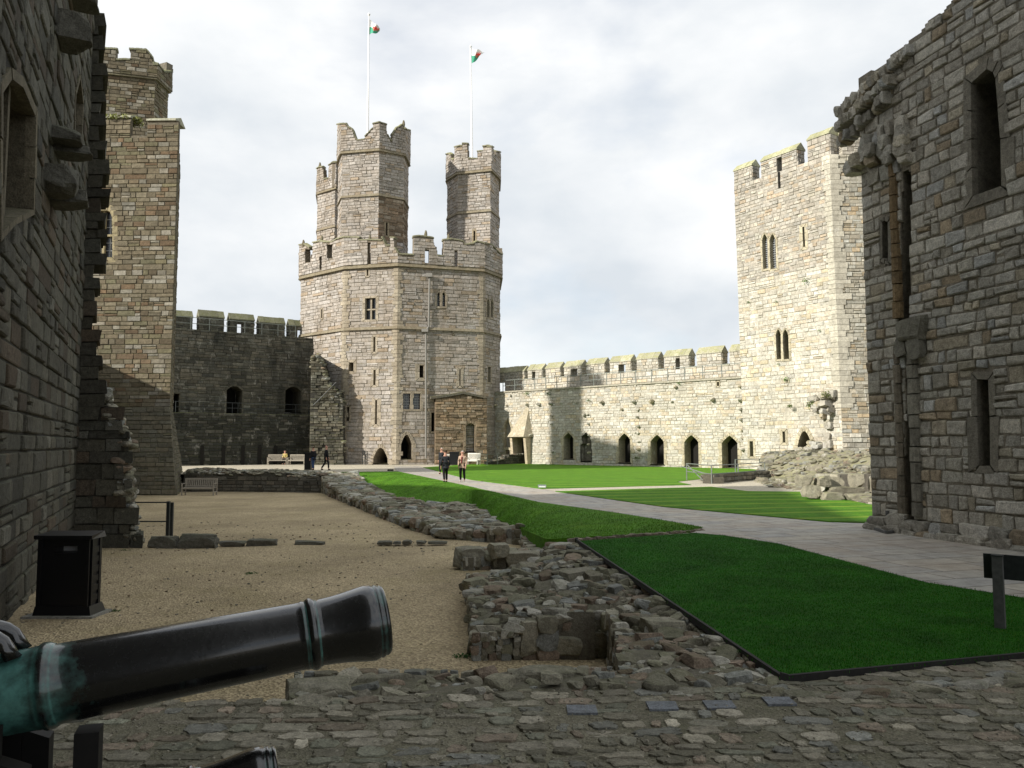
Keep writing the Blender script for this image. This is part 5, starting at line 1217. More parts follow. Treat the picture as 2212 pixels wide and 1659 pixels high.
# ruined heap at its foot
fr = [G(1627, 1038), G(1668, 1052), G(1728, 1062), G(1764, 1067), G(1877, 1086), G(1990, 1112)]
pl_ = [(p.x, p.y) for p in fr] + [(24, 30), (28, 52.5), (21.6, 53.6), (18.5, 57.5), (15.6, 51)]
frv = [Vector((p.x, p.y)) for p in fr]
def dfront(x, y):
    q = Vector((x, y)); best = 99
    for a, b in zip(frv, frv[1:]):
        t = max(0, min(1, (q - a).dot(b - a) / (b - a).length_squared)); best = min(best, (q - a.lerp(b, t)).length)
    return best
def zr_(x, y):
    d = dfront(x, y); return min(1.25, .2 + .42 * (1 - math.exp(-d * 1.3)) + d * .13) * min(1, max(.0, (x - 13.0) / 3)) + .22 * noise.noise(Vector((x * .8, y * .8, 3)))
t = mound('ruined_heap', pl_, zr_, .25, 2600, lambda x, y, r: r.uniform(.08, .2) if r.random() < .8 else r.uniform(.2, .34), M['pale'], -.3, 15, core=(.22, .20, .15), flatk=.5, lift=.45, tone=.72)
for c in range(1): tag(t, 'tumbled heap of broken walling at the foot of the sunlit right tower', 'ruin')
# squared bench-like block in the ruin, and low walls
t = empty('ruined_block', G(1820, 1072), 'squared stone remnant with a seat-like recess in front of the heap at the right', 'ruin')
m = MB(); a = G(1765, 1067); b = G(1812, 1071); f = Face(a, b, -.1, .75); masonry(m, f, pal((.36, .34, .28), .2), (.16, .26), (.25, .6), thick=1.4, mort=(.2, .18, .15), seed=700, ext=.02)
e = Face((b.x, b.y), (b.x + .5, b.y + 1.3), -.1, .75); masonry(m, e, pal((.36, .34, .28), .2), (.16, .26), (.25, .6), seed=701, base=.004)
f = Face(G(1790, 1050, 1) + Vector((1.1, 0, 0)), G(1860, 1050, 1) + Vector((2, -.5, 0)), .1, 1.5)
m.build('wall', M['pale'], t)
k = MB(); p = G(1862, 1082); 
rnd = random.Random(5)
for i, (dx, dy, sx_, sy_, z, sz_) in enumerate(((-1.5, .9, .32, .4, .72, .26), (-.95, .8, .3, .35, .70, .24), (-.4, 1.2, .35, .3, .6, .3), (.25, 1.0, .3, .3, .7, .34), (-.9, .2, .45, .3, .14, .2), (-.1, .1, .5, .3, .12, .18), (.7, .1, .4, .3, .15, .2), (-.2, .8, .9, .35, .3, .22), (.85, .8, .25, .4, .5, .5), (-1.4, .6, .4, .35, .3, .28))):
    lump(k, (p.x + dx, p.y + dy, z * .85), sx_ * .8, sy_ * .8, sz_ * .8, rnd.uniform(-.08, .08), rnd, vary((.27, .25, .19), rnd, .8, 1.1), sub=3, cuts=10, tilt=.05, cube=True)
k.build('seat_stones', M['pale'], t)
t = empty('low_wall', G(1590, 1040), 'dark low wall edging the sunken area behind the metal handrails', 'wall')
for (q0, q1, h) in ((G(1514, 1038), G(1540, 1045), .3), (G(1540, 1045), G(1662, 1034), .42)):
    m = MB(); f = Face(q0, q1, -.1, h); masonry(m, f, pal((.17, .155, .12), .25), (.14, .2), (.25, .6), thick=.5, mort=(.1, .09, .07), seed=710); m.build('wall', M['rubble'], t)
t = empty('low_wall', G(1130, 1002), 'dark mossy broken low wall in front of the hooded fireplace', 'wall')
f = Face(G(1062, 1004), G(1201, 1000), -.1, 1.3); pf = [f.sz(*q) for q in ((1055, 1000), (1085, 992), (1100, 984), (1130, 981), (1196, 979), (1199, 984), (1205, 1000))]
m = MB(); masonry(m, f, pal((.09, .085, .065), .3), (.14, .22), (.25, .6), (), pf, thick=.9, mort=(.05, .048, .038), seed=720)
rnd = random.Random(3)
for _ in range(90): s = rnd.uniform(0, f.L); lump(m, f.pt(s, interp(pf, s) + rnd.uniform(-.05, .05), rnd.uniform(-.8, .05)), .22, .16, .09, rnd.uniform(0, 3), rnd, tuple(.7 * c for c in rubcol(rnd)), sub=1, cuts=5)
m.build('wall', M['rubble'], t)

# ================================================================ FURNITURE
def handrail(name, pts, h, label, mat='rail_dark', r=.028, rails=(1, .52), group=None, diag=None):
    t = empty(name, pts[0], label, 'railing', group); railing(t, pts, 0, h, M[mat], r, rails)
    if diag:
        for a, b in diag: k = MB(); k.tube([a, b], r * .8, 6); k.build('rail', M[mat], t)
    return t
p0, p1, p2 = G(289, 1157, -.79), G(362, 1157, -.79), G(370, 1161, -.79)
t = empty('handrail', p0, 'dark metal two-bar rail standing on the gravel beside the broken left wall', 'railing')
for p, w in ((p0, .04), (p1, .085), (p2, .07)): k = MB(); k.bar(p, p + Vector((0, 0, .97)), w); k.build('post', M['rail_dark'], t)
for q in (.94, .40): k = MB(); k.bar(p0 + Vector((0, 0, q)), p1 + Vector((0, 0, q)), .035); k.build('rail', M['rail_dark'], t)
A = [G(1483.6, 1037.7), G(1537.6, 1045), G(1595, 1040), G(1652.6, 1034)]; Bk_ = [G(1589, 1029), G(1641, 1026), G(1700, 1024)]
handrail('handrail', A, .85, 'metal handrail in front of the low dark wall beside the ruined heap', 'rail', .03, diag=[(A[0] + Vector((.2, 1, .8)), A[1] + Vector((-.2, .8, .1))), (A[1] + Vector((-1, 2, .75)), A[1] + Vector((.9, 1.2, .15)))])
handrail('handrail', Bk_, .95, 'rear metal handrail behind the low dark wall, next to the heap of rubble', 'rail', .03)
handrail('handrail', [G(1033, 1003), G(1052, 1006), G(1075, 1004), G(1090, 998)], .95, 'thin metal rail beside the white bench and the low mossy wall', 'rail', .03)
handrail('gate', [G(783, 1003), G(788, 1003.4), G(793, 1003.6)], 1.2, 'small dark metal gate leaf standing beside the low pointed portal', 'rail_dark', .035, rails=(1, .75, .5, .25, .05))['category'] = 'gate'

def bench(loc, rz, w, label, mat, group, back=.92):
    t = empty('bench', loc, label, 'bench', group)
    L = Vector(loc)
    c, s = math.cos(rz), math.sin(rz)
    def T(x, y, z): return Vector((L.x + x * c - y * s, L.y + x * s + y * c, L.z + z))
    k = MB()
    for i in range(6): y = -.02 + i * .085; k.bar(T(-w / 2, y, .43), T(w / 2, y, .43), .06, .025)
    k.bar(T(-w / 2, -.04, .39), T(w / 2, -.04, .39), .03, .07); k.build('seat', mat, t)
    k = MB(); k.bar(T(-w / 2, .50, back - .03), T(w / 2, .50, back - .03), .04, .09); k.bar(T(-w / 2, .46, .50), T(w / 2, .46, .50), .035, .06)
    n = int(w / .1)
    for i in range(1, n): x = -w / 2 + w * i / n; k.bar(T(x, .46, .5), T(x, .5, back - .06), .055, .02)
    k.build('backrest', mat, t)
    for sx in (-1, 1):
        x = sx * (w / 2 - .03)
        k = MB(); k.bar(T(x, -.03, 0), T(x, -.03, .64), .06); k.build('leg', mat, t)
        k = MB(); k.bar(T(x, .46, 0), T(x, .51, back), .06); k.build('leg', mat, t)
        k = MB(); k.bar(T(x, -.08, .65), T(x, .48, .65), .07, .035); k.build('armrest', mat, t)
        k = MB(); k.bar(T(x, -.02, .2), T(x, .46, .2), .03, .05); k.build('stretcher', mat, t)
    return t
q = G(427, 1070.5, -.985); bench((q.x, q.y, -.99), 0, 1.78, 'grey wooden slatted bench on the gravel below the tall brown tower', M['wood'], 'wooden benches')
q = G(598, 1003.5); bench((q.x, q.y, -.03), rad(6), 1.7, 'wooden bench by the dark curtain wall where a person in yellow sits', M['wood'], 'wooden benches')
q = G(639.5, 1003.8); bench((q.x, q.y, -.03), rad(-8), 1.55, 'empty wooden bench by the dark curtain wall beside the seated person', M['wood'], 'wooden benches')
q = G(1018, 1004.2); bench((q.x, q.y, -.03), rad(-28), 1.3, 'pale empty bench in the sun right of the walking couple', M['wood_white'], 'wooden benches', 1.05)
q = G(968, 1003.8); bench((q.x, q.y, -.03), rad(5), 1.2, 'pale bench half hidden behind the walking couple', M['wood_white'], 'wooden benches', .95)

# big black litter bin, near left
X0, X1, Y0, Y1, Z0 = -7.02, -6.2, 12.2, 12.62, -.73
t = empty('litter_bin', ((X0 + X1) / 2, 12.6, Z0), 'large black box-shaped litter bin standing against the dark left wall', 'litter bin')
k = MB(); bm_ = [(X0 + .03, X1 - .03, Y0 + .03, Y1 - .03, Z0 + .14, Z0 + 1.14)]
k.box(X0 + .03, X1 - .03, Y0 + .05, Y1 - .05, Z0 + .14, Z0 + .93)
k.box(X0 + .03, X0 + .26, Y0 + .05, Y1 - .05, Z0 + .93, Z0 + 1.03); k.box(X1 - .22, X1 - .03, Y0 + .05, Y1 - .05, Z0 + .93, Z0 + 1.03); k.box(X0 + .03, X1 - .03, Y0 + .05, Y1 - .05, Z0 + 1.03, Z0 + 1.13)
for xx in (X0 + .03, X1 - .09): k.box(xx, xx + .06, Y0 + .02, Y0 + .08, Z0 + .12, Z0 + 1.13)
for yy in (Y0 + .08, Y1 - .12): k.box(X1 - .05, X1 - .01, yy, yy + .06, Z0 + .14, Z0 + 1.13)
for q in range(6): zz = Z0 + .22 + q * .14; k.box(X1 - .035, X1 - .018, Y0 + .13, Y1 - .11, zz, zz + .09)
k.build('body', M['black'], t)
k = MB(); k.hexa([(X0 - .015, Y0 - .01, Z0 + 1.135), (X1 + .015, Y0 - .01, Z0 + 1.135), (X1 + .015, Y1 + .01, Z0 + 1.135), (X0 - .015, Y1 + .01, Z0 + 1.135), (X0 - .02, Y0 - .01, Z0 + 1.19), (X1 + .02, Y0 - .01, Z0 + 1.19), (X1 - .01, Y1 - .0, Z0 + 1.22), (X0 + .01, Y1 - .0, Z0 + 1.22)]); k.build('lid', M['black'], t)
k = MB(); k.hexa([(X0 + .0, Y0 - .0, Z0 + .03), (X1 + .03, Y0 - .0, Z0 + .03), (X1 + .03, Y1 + .03, Z0 + .03), (X0 - .03, Y1 + .03, Z0 + .03), (X0 + .02, Y0 + .02, Z0 + .16), (X1, Y0 + .02, Z0 + .16), (X1, Y1 - .02, Z0 + .16), (X0 + .02, Y1 - .02, Z0 + .16)]); k.build('plinth', M['black'], t)
k = MB(); k.box(X0 + .262, X1 - .222, Y0 + .3, Y0 + .32, Z0 + .935, Z0 + 1.025, (.4, .4, .4)); k.build('slot', M['white'], t)
k = MB(); k.box(X0 - .12, X1 + .1, Y0 - .09, Y1 + .1, Z0 - .1, Z0 + .03, (.3, .29, .26)); tag(k.build('concrete_pad', M['rubble'], org=(X0, Y0, Z0)), 'thin pale concrete pad under the big black litter bin', 'slab')

def smallbin(u, v, w, h, label):
    q = G(u, v); t = empty('litter_bin', q, label, 'litter bin', 'dark bins far off'); k = MB()
    k.box(q.x - w / 2, q.x + w / 2, q.y, q.y + w, 0, h * .9); k.build('body', M['black'], t); k = MB(); k.box(q.x - w / 2 - .04, q.x + w / 2 + .04, q.y - .04, q.y + w + .04, h * .9, h); k.build('lid', M['black'], t)
smallbin(664, 1015, .45, 1.25, 'dark bin beside the person in blue jeans near the dark curtain wall'); smallbin(981, 1004, .8, 1.15, 'dark bin between the pale benches behind the walking couple')
# floodlight and small boxes
q = G(1171, 1054); t = empty('floodlight', q, 'low grey floodlight box on the edge of the far lawn by the path fork', 'floodlight'); k = MB()
k.hexa([(q.x - .17, q.y - .1, .02), (q.x + .17, q.y - .08, .02), (q.x + .17, q.y + .12, .02), (q.x - .17, q.y + .12, .02), (q.x - .17, q.y - .06, .09), (q.x + .17, q.y - .04, .09), (q.x + .17, q.y + .12, .13), (q.x - .17, q.y + .12, .13)]); k.build('housing', M['rail'], t)
k = MB(); k.box(q.x - .14, q.x + .14, q.y - .105, q.y - .095, .03, .075); k.build('lens', M['white'], t)
q = G(843, 1017.5); t = empty('floodlight', q, 'small black ground box at the tip of the grass bank', 'floodlight'); k = MB(); k.box(q.x - .2, q.x + .2, q.y, q.y + .25, 0, .1); k.build('housing', M['black'], t); k = MB(); k.box(q.x - .17, q.x + .17, q.y + .03, q.y + .2, .101, .12); k.build('lens', M['glass'], t)
q = G(957.5, 1005.5); t = empty('notice_post', q, 'thin dark post standing beside the walking couple', 'post'); k = MB(); k.bar(q, q + Vector((0, 0, 1.0)), .1); k.build('post', M['timber'], t); k = MB(); k.hexa([(q.x - .25, q.y - .15, .98), (q.x + .25, q.y - .15, .98), (q.x + .25, q.y + .15, 1.1), (q.x - .25, q.y + .15, 1.1), (q.x - .25, q.y - .16, 1.01), (q.x + .25, q.y - .16, 1.01), (q.x + .25, q.y + .14, 1.13), (q.x - .25, q.y + .14, 1.13)]); k.build('panel', M['black'], t)

# signpost on near lawn (seen from behind)
q = G(2161, 1356, .02); t = empty('sign_post', q, 'short timber post with a dark panel seen from behind on the near lawn', 'sign')
k = MB(); rz_ = rad(-38); c, s = math.cos(rz_), math.sin(rz_)
def T(x, y, z): return Vector((q.x + x * c - y * s, q.y + x * s + y * c, q.z + z))
def lbox(k, x0, x1, y0, y1, z0, z1, col=(.3, .3, .3)): k.hexa([T(x0, y0, z0), T(x1, y0, z0), T(x1, y1, z0), T(x0, y1, z0), T(x0, y0, z1), T(x1, y0, z1), T(x1, y1, z1), T(x0, y1, z1)], col)
lbox(k, -.045, .045, -.045, .045, -.05, .69); k.build('post', M['timber'], t)
k = MB(); k.hexa([T(-.13, .05, .46), T(.26, .05, .46), T(.26, .075, .46), T(-.13, .075, .46), T(-.13, .05, .70), T(.26, .05, .70), T(.26, .075, .70), T(-.13, .075, .70)]); k.build('panel', M['rail_dark'], t)
k = MB(); lbox(k, -.052, .052, -.052, .048, .69, .70); k.build('cap', M['rail_dark'], t)

# ================================================================ CANNONS
def bronze():
    m, nt, b = nm('patinated_bronze'); tc = N(nt, 'ShaderNodeTexCoord'); sp = N(nt, 'ShaderNodeSeparateXYZ'); nt.links.new(tc.outputs['Object'], sp.inputs[0])
    n1 = noi(nt, tc.outputs['Object'], 4, 8, .7); n2 = noi(nt, tc.outputs['Object'], 60, 5, .7); n3 = noi(nt, tc.outputs['Object'], 16, 6, .65)
    at = N(nt, 'ShaderNodeAttribute', attribute_name='col')          # red channel: how weathered the casting is there
    s = N(nt, 'ShaderNodeSeparateColor'); nt.links.new(at.outputs[0], s.inputs[0])
    a = N(nt, 'ShaderNodeMath', operation='MULTIPLY_ADD'); nt.links.new(n1, a.inputs[0]); a.inputs[1].default_value = 1.1; nt.links.new(s.outputs[0], a.inputs[2])
    a2 = N(nt, 'ShaderNodeMath', operation='MULTIPLY_ADD'); nt.links.new(n3, a2.inputs[0]); a2.inputs[1].default_value = .5; nt.links.new(a.outputs[0], a2.inputs[2])
    f = ramp(nt, a2.outputs[0], [(.90, 0), (1.35 / 1.0 if False else 1.0, 1)])
    mr = N(nt, 'ShaderNodeMapRange'); nt.links.new(a2.outputs[0], mr.inputs[0]); mr.inputs[1].default_value = 1.12; mr.inputs[2].default_value = 1.75
    g = mix(nt, ramp(nt, n3, [(.3, 0), (.75, 1)]), (.012, .06, .05), (.09, .26, .225))
    nt.links.new(mix(nt, mr.outputs[0], (.006, .006, .006), g), b.inputs['Base Color'])
    r = N(nt, 'ShaderNodeMapRange'); nt.links.new(mr.outputs[0], r.inputs[0]); r.inputs[3].default_value = .14; r.inputs[4].default_value = .6
    rr = N(nt, 'ShaderNodeMath', operation='MULTIPLY_ADD'); nt.links.new(n2, rr.inputs[0]); rr.inputs[1].default_value = .22; nt.links.new(r.outputs[0], rr.inputs[2]); nt.links.new(rr.outputs[0], b.inputs['Roughness'])
    b.inputs['Metallic'].default_value = 0.0; b.inputs['Specular IOR Level'].default_value = .5; b.inputs['Coat Weight'].default_value = .8; b.inputs['Coat IOR'].default_value = 1.55; b.inputs['Coat Roughness'].default_value = .09
    h = N(nt, 'ShaderNodeMath', operation='MULTIPLY_ADD'); nt.links.new(n2, h.inputs[0]); h.inputs[1].default_value = .3; nt.links.new(n3, h.inputs[2])
    bump(nt, b, h.outputs[0], .12, .008); return m
M['bronze'] = bronze()
def cannon(mz, br, scale=1.0, label='', low=False):
    mz = Vector(mz); br = Vector(br); ax = (mz - br).normalized(); side = ax.cross(Vector((0, 0, 1))).normalized(); up_ = side.cross(ax)
    t = empty('cannon', (br.x * .5 + mz.x * .5, br.y * .5 + mz.y * .5, 0), label, 'cannon', 'old bronze cannons on the cobbles')
    def lathe(k, prof, n=64, caps=True):
        vs = []; cs = []
        for (x, r, g) in prof:
            for i in range(n):
                a = 2 * math.pi * i / n; vs.append(mz - ax * x + (side * math.cos(a) + up_ * math.sin(a)) * r)
        o = len(k.v); k.v += [tuple(v) for v in vs]
        for (x, r, g) in prof: k.c += [(g, g, g)] * n
        k.f += [(o + i * n + j, o + i * n + (j + 1) % n, o + (i + 1) * n + (j + 1) % n, o + (i + 1) * n + j) for i in range(len(prof) - 1) for j in range(n)]
    s = scale
    # bore, muzzle face, swell, chase
    body = [(.30, .062, 0), (.004, .062, .1), (0, .07, .2), (0, .128, .2), (.006, .134, .3), (.014, .137, .4), (.018, .133, .6), (.024, .139, .5), (.034, .142, .3), (.040, .138, .6), (.046, .143, .2), (.060, .1465, -.3), (.075, .1465, -.4), (.10, .143, -.4), (.13, .138, -.4), (.17, .132, -.4), (.21, .128, -.4), (.25, .1255, -.2), (.262, .125, -.1)]
    ring = [(.266, .127, .7), (.272, .128, .5), (.276, .133, 0), (.284, .137, -.3), (.294, .137, -.3), (.302, .133, 0), (.306, .129, .8), (.312, .1275, .4), (.318, .130, .6), (.326, .1275, -.2)]
    chase = [(.345, .1265, -.4), (.5, .1285, -.4), (.65, .1305, -.4), (.8, .1325, -.38), (.95, .1345, -.15), (1.05, .136, .15), (1.12, .137, .5), (1.17, .1375, .6)]
    ring2 = [(1.175, .141, .9), (1.182, .144, .6), (1.188, .147, .7), (1.2, .150, .4), (1.212, .150, .5), (1.22, .146, .9), (1.226, .142, .9), (1.235, .143, .6), (1.245, .141, .8)]
    re = [(1.26, .1405, .9), (1.4, .139, 1.0), (1.6, .143, .9), (1.8, .147, .8), (1.99, .150, .6), (2.0, .165, .4), (2.04, .168, .3), (2.06, .16, .5), (2.10, .14, .4), (2.16, .07, .4), (2.19, .045, .4), (2.23, .07, .4), (2.27, .07, .4), (2.31, .03, .4), (2.32, .001, .4)]
    sc = lambda L: [(x, r * s, g) for x, r, g in L]
    k = MB(); lathe(k, sc(body + ring + chase + ring2 + re)); o = k.build('barrel', M['bronze'], t, smooth=True)
    me = o.data
    # dolphins (lifting handles)
    for sd in (-1, 1):
        k = MB(); pts = []; rs = []
        for i in range(13):
            a = math.pi * i / 12; x = 1.43 - .135 * math.cos(a); h = .13 * s + .10 * math.sin(a) ** .8
            pts.append(mz - ax * x + up_ * h + side * sd * (.07 * s + .0 * math.sin(a))); rs.append(.022 + .009 * math.sin(a) + (.014 if i in (0, 12) else 0))
        k.tube(pts, rs, 12, (-.05, .0, .0)); k.build('lifting_handle', M['bronze'], o, smooth=True)
    k = MB(); c_ = mz - ax * 1.46 - up_ * .03; k.tube([c_ - side * .27 * s, c_ - side * .13 * s, c_ + side * .13 * s, c_ + side * .27 * s], .062 * s, 20, (.5, .5, .5)); k.build('trunnion', M['bronze'], o, smooth=True)
    # carriage: two stepped cheeks, bed, axles, four trucks, chocks
    g = Vector((0, 0, 1)); axh = Vector((ax.x, ax.y, 0)).normalized(); sdh = axh.cross(g)
    base = Vector((mz.x, mz.y, 0)) - axh * 1.46; zt = c_.z
    zb = -.05 if not low else -.02
    def Q(a_, b_, z): return base + axh * a_ + sdh * b_ + g * z
    def qbox(k, a0, a1, b0, b1, z0, z1, z1b=None):
        z1b = z1 if z1b is None else z1b
        k.hexa([Q(a0, b0, z0), Q(a1, b0, z0), Q(a1, b1, z0), Q(a0, b1, z0), Q(a0, b0, z1), Q(a1, b0, z1b), Q(a1, b1, z1b), Q(a0, b1, z1)])
    for sd in (-1, 1):
        k = MB(); b0_, b1_ = (.17 * sd - .04, .17 * sd + .04)
        z0 = max(.14, zt - .52) if not low else .06
        qbox(k, -.8, -.5, b0_, b1_, z0, zt - .28); qbox(k, -.498, -.2, b0_, b1_, z0, zt - .14); qbox(k, -.198, .16, b0_, b1_, z0, zt + .0, zt - .02); qbox(k, .162, .25, b0_, b1_, z0, zt - .12, zt - .16)
        k.build('cheek', M['carriage'], t)
    k = MB(); z0 = max(.1, zt - .5) if not low else .04
    qbox(k, -.78, .24, -.125, .125, z0 - .02, z0 + .12); 
    if not low:
        for a_ in (-.62, .12): qbox(k, a_ - .07, a_ + .07, -.2, .2, 0, z0)
        qbox(k, .36, .44, -.05, .05, 0, zt - .10)
    k.build('bed', M['carriage'], t)
    return t
mz1 = P(834, 1338, 3.34); br1 = P(140, 1474, 2.985)
d1 = (mz1 - br1).normalized()
cannon(mz1, br1, 1, 'old dark bronze cannon with green patina aimed over the gravel at lower left')
mz2 = P(606, 1697, 3.0); cannon(mz2, mz2 - d1, 1, 'second bronze cannon of which only the muzzle tip shows at the bottom edge', low=True)

# ================================================================ WEEDS
mt, nt, b = nm('weed_leaf'); at = N(nt, 'ShaderNodeAttribute', attribute_name='col'); nt.links.new(at.outputs[0], b.inputs['Base Color']); b.inputs['Roughness'].default_value = .8; M['leaf'] = mt
def weed(p, n, size, out, label, col=(.09, .17, .03), group='weeds growing from the masonry', flat=False):
    k = MB(); rnd = random.Random(int(abs(p[0]) * 100)); p = Vector(p); out = Vector(out)
    for _ in range(n):
        d = Vector((rnd.gauss(0, 1), rnd.gauss(0, 1), rnd.gauss(.1 if flat else .3, .5))).normalized() * size * rnd.uniform(.2, 1)
        if flat: d.z = abs(d.z) * .4; d.x *= 1.6
        c = p + d + out * size * .3; a = Vector((rnd.gauss(0, 1), rnd.gauss(0, 1), rnd.gauss(0, 1))).normalized() * size * .17; b_ = a.cross(Vector((rnd.gauss(0, 1), rnd.gauss(0, 1), rnd.gauss(0, 1)))).normalized() * size * .09
        kk = rnd.uniform(.5, 1.4); k.add([c - a, c + b_, c + a, c - b_], [(0, 1, 2, 3)], tuple(x * kk for x in col))
    k.tube([p - out * .1, p + out * size * .3], size * .05, 4, (.1, .08, .04))
    tag(k.build('weed', M['leaf'], org=p), label, 'plant', group)
def c5(x, y): return (1548.4 + x * .4, 221.2 + y * .4)
nv = (-.84, -.54, 0)
for (x, y, s_, lb) in ((490, 968, .28, 'small green tuft on the right tower level with the lower sill of the upper lancets'), (175, 1080, .18, 'tiny tuft near the left edge of the right tower'), (325, 1080, .16, 'tiny tuft right of centre between both lancet pairs'), (385, 1500, .34, 'bright green tuft below the dark twin lancets of the right tower'), (340, 1415, .14, 'tiny tuft on the sill of the dark twin lancets'), (560, 1235, .16, 'small tuft right of the dark twin lancets')):
    s, z = f0.sz(*c5(x, y)); weed(f0.pt(s, z, .1), 60, s_, nv, lb)
for (x, y, s_, lb) in ((1590, 430, .38, 'large mossy clump on top of the torn stub at the right tower corner'), (1450, 520, .34, 'spreading mossy clump left of the torn stub on the right tower'), (1255, 525, .2, 'small tuft above the pointed doorway of the right tower')):
    s, z = f0.sz(*c6(x, y)); weed(f0.pt(s, z, .45), 220, s_, nv, lb, (.10, .13, .03))
for (x, y, s_, lb) in ((440, 512, .3, 'tuft near the wall walk left of the fireplace hood axis'), (605, 510, .3, 'green tuft by a corbel high on the sunlit curtain wall'), (920, 565, .25, 'trailing weed in the shadow patch of the sunlit curtain wall'), (1610, 432, .22, 'little weed under the wall walk near the right end of the curtain')):
    s, z = RC.sz(*c4(x, y)); weed(RC.pt(s, z, .15), 60, s_, (-.73, -.68, 0), lb)
for (u, v, lb) in ((1005, 1417, 'little green weed left of the square footing corner on the gravel'), (1060, 1416, 'creeping weed under the big squared footing block'), (1150, 1400, 'low weed at the foot of the square footing, left of the leafiest one'), (1178, 1396, 'leafiest green weed in the gravel pocket by the square footing')):
    weed(G(u, v, -.70), 90, .11, (0, -1, 0), lb, (.04, .12, .02), 'weeds at the foot of the footing', flat=True)
for (x, y, z, lb) in ((-6.1, 12.75, -.74, 'weed behind the right corner of the big black bin'), (-9.5, 20.4, -.8, 'weed at the foot of the broken cross wall'), (-5.2, 16.6, -.77, 'weed growing between the tall kerb stones')):
    weed((x, y, z), 70, .10, (0, -1, 0), lb, (.05, .11, .02), 'weeds on the gravel', flat=True)
weed(LTf.pt(LTf.sz(250, 248)[0], 20.5, -.6), 500, .9, (0, 0, .2), 'yellowish grass growing along the broken top of the tall brown tower', (.22, .24, .07), flat=True)

# ================================================================ PEOPLE
SKIN = (.45, .25, .18)
def skinmesh(name, verts, edges, radii, mat, parent, sub=1, root=0):
    me = D.meshes.new(name); me.from_pydata([tuple(v) for v in verts], edges, []); o = D.objects.new(name, me); COL.objects.link(o); o.parent = parent
    md = o.modifiers.new('skin', 'SKIN'); md.use_smooth_shade = True
    for i, r in enumerate(radii):
        sv = me.skin_vertices[0].data[i]; sv.radius = (r, r) if not isinstance(r, tuple) else r; sv.use_root = (i == root)
    if sub: s = o.modifiers.new('sub', 'SUBSURF'); s.levels = sub; s.render_levels = sub
    me.materials.append(mat); return o
def solid(name, c, rough=.85): return plain(name, c, rough, nscale=30, var=.15, spec=.2)
M['skin'] = solid('skin', SKIN, .6); M['hair_d'] = solid('brown_hair', (.05, .03, .02)); M['hair_g'] = solid('grey_hair', (.35, .33, .31)); M['dark_cloth'] = solid('dark_cloth', (.012, .012, .014)); M['navy'] = solid('dark_jacket', (.02, .022, .025))
M['jean'] = solid('blue_denim', (.035, .06, .13)); M['beige'] = solid('beige_jacket', (.42, .30, .22)); M['yellow'] = solid('yellow_jacket', (.45, .36, .13)); M['scarf'] = solid('dark_red_scarf', (.16, .03, .03)); M['shoe_w'] = solid('white_trainers', (.6, .6, .6)); M['shoe_d'] = solid('dark_shoes', (.02, .018, .015)); M['pink'] = solid('bald_scalp', (.5, .28, .22))
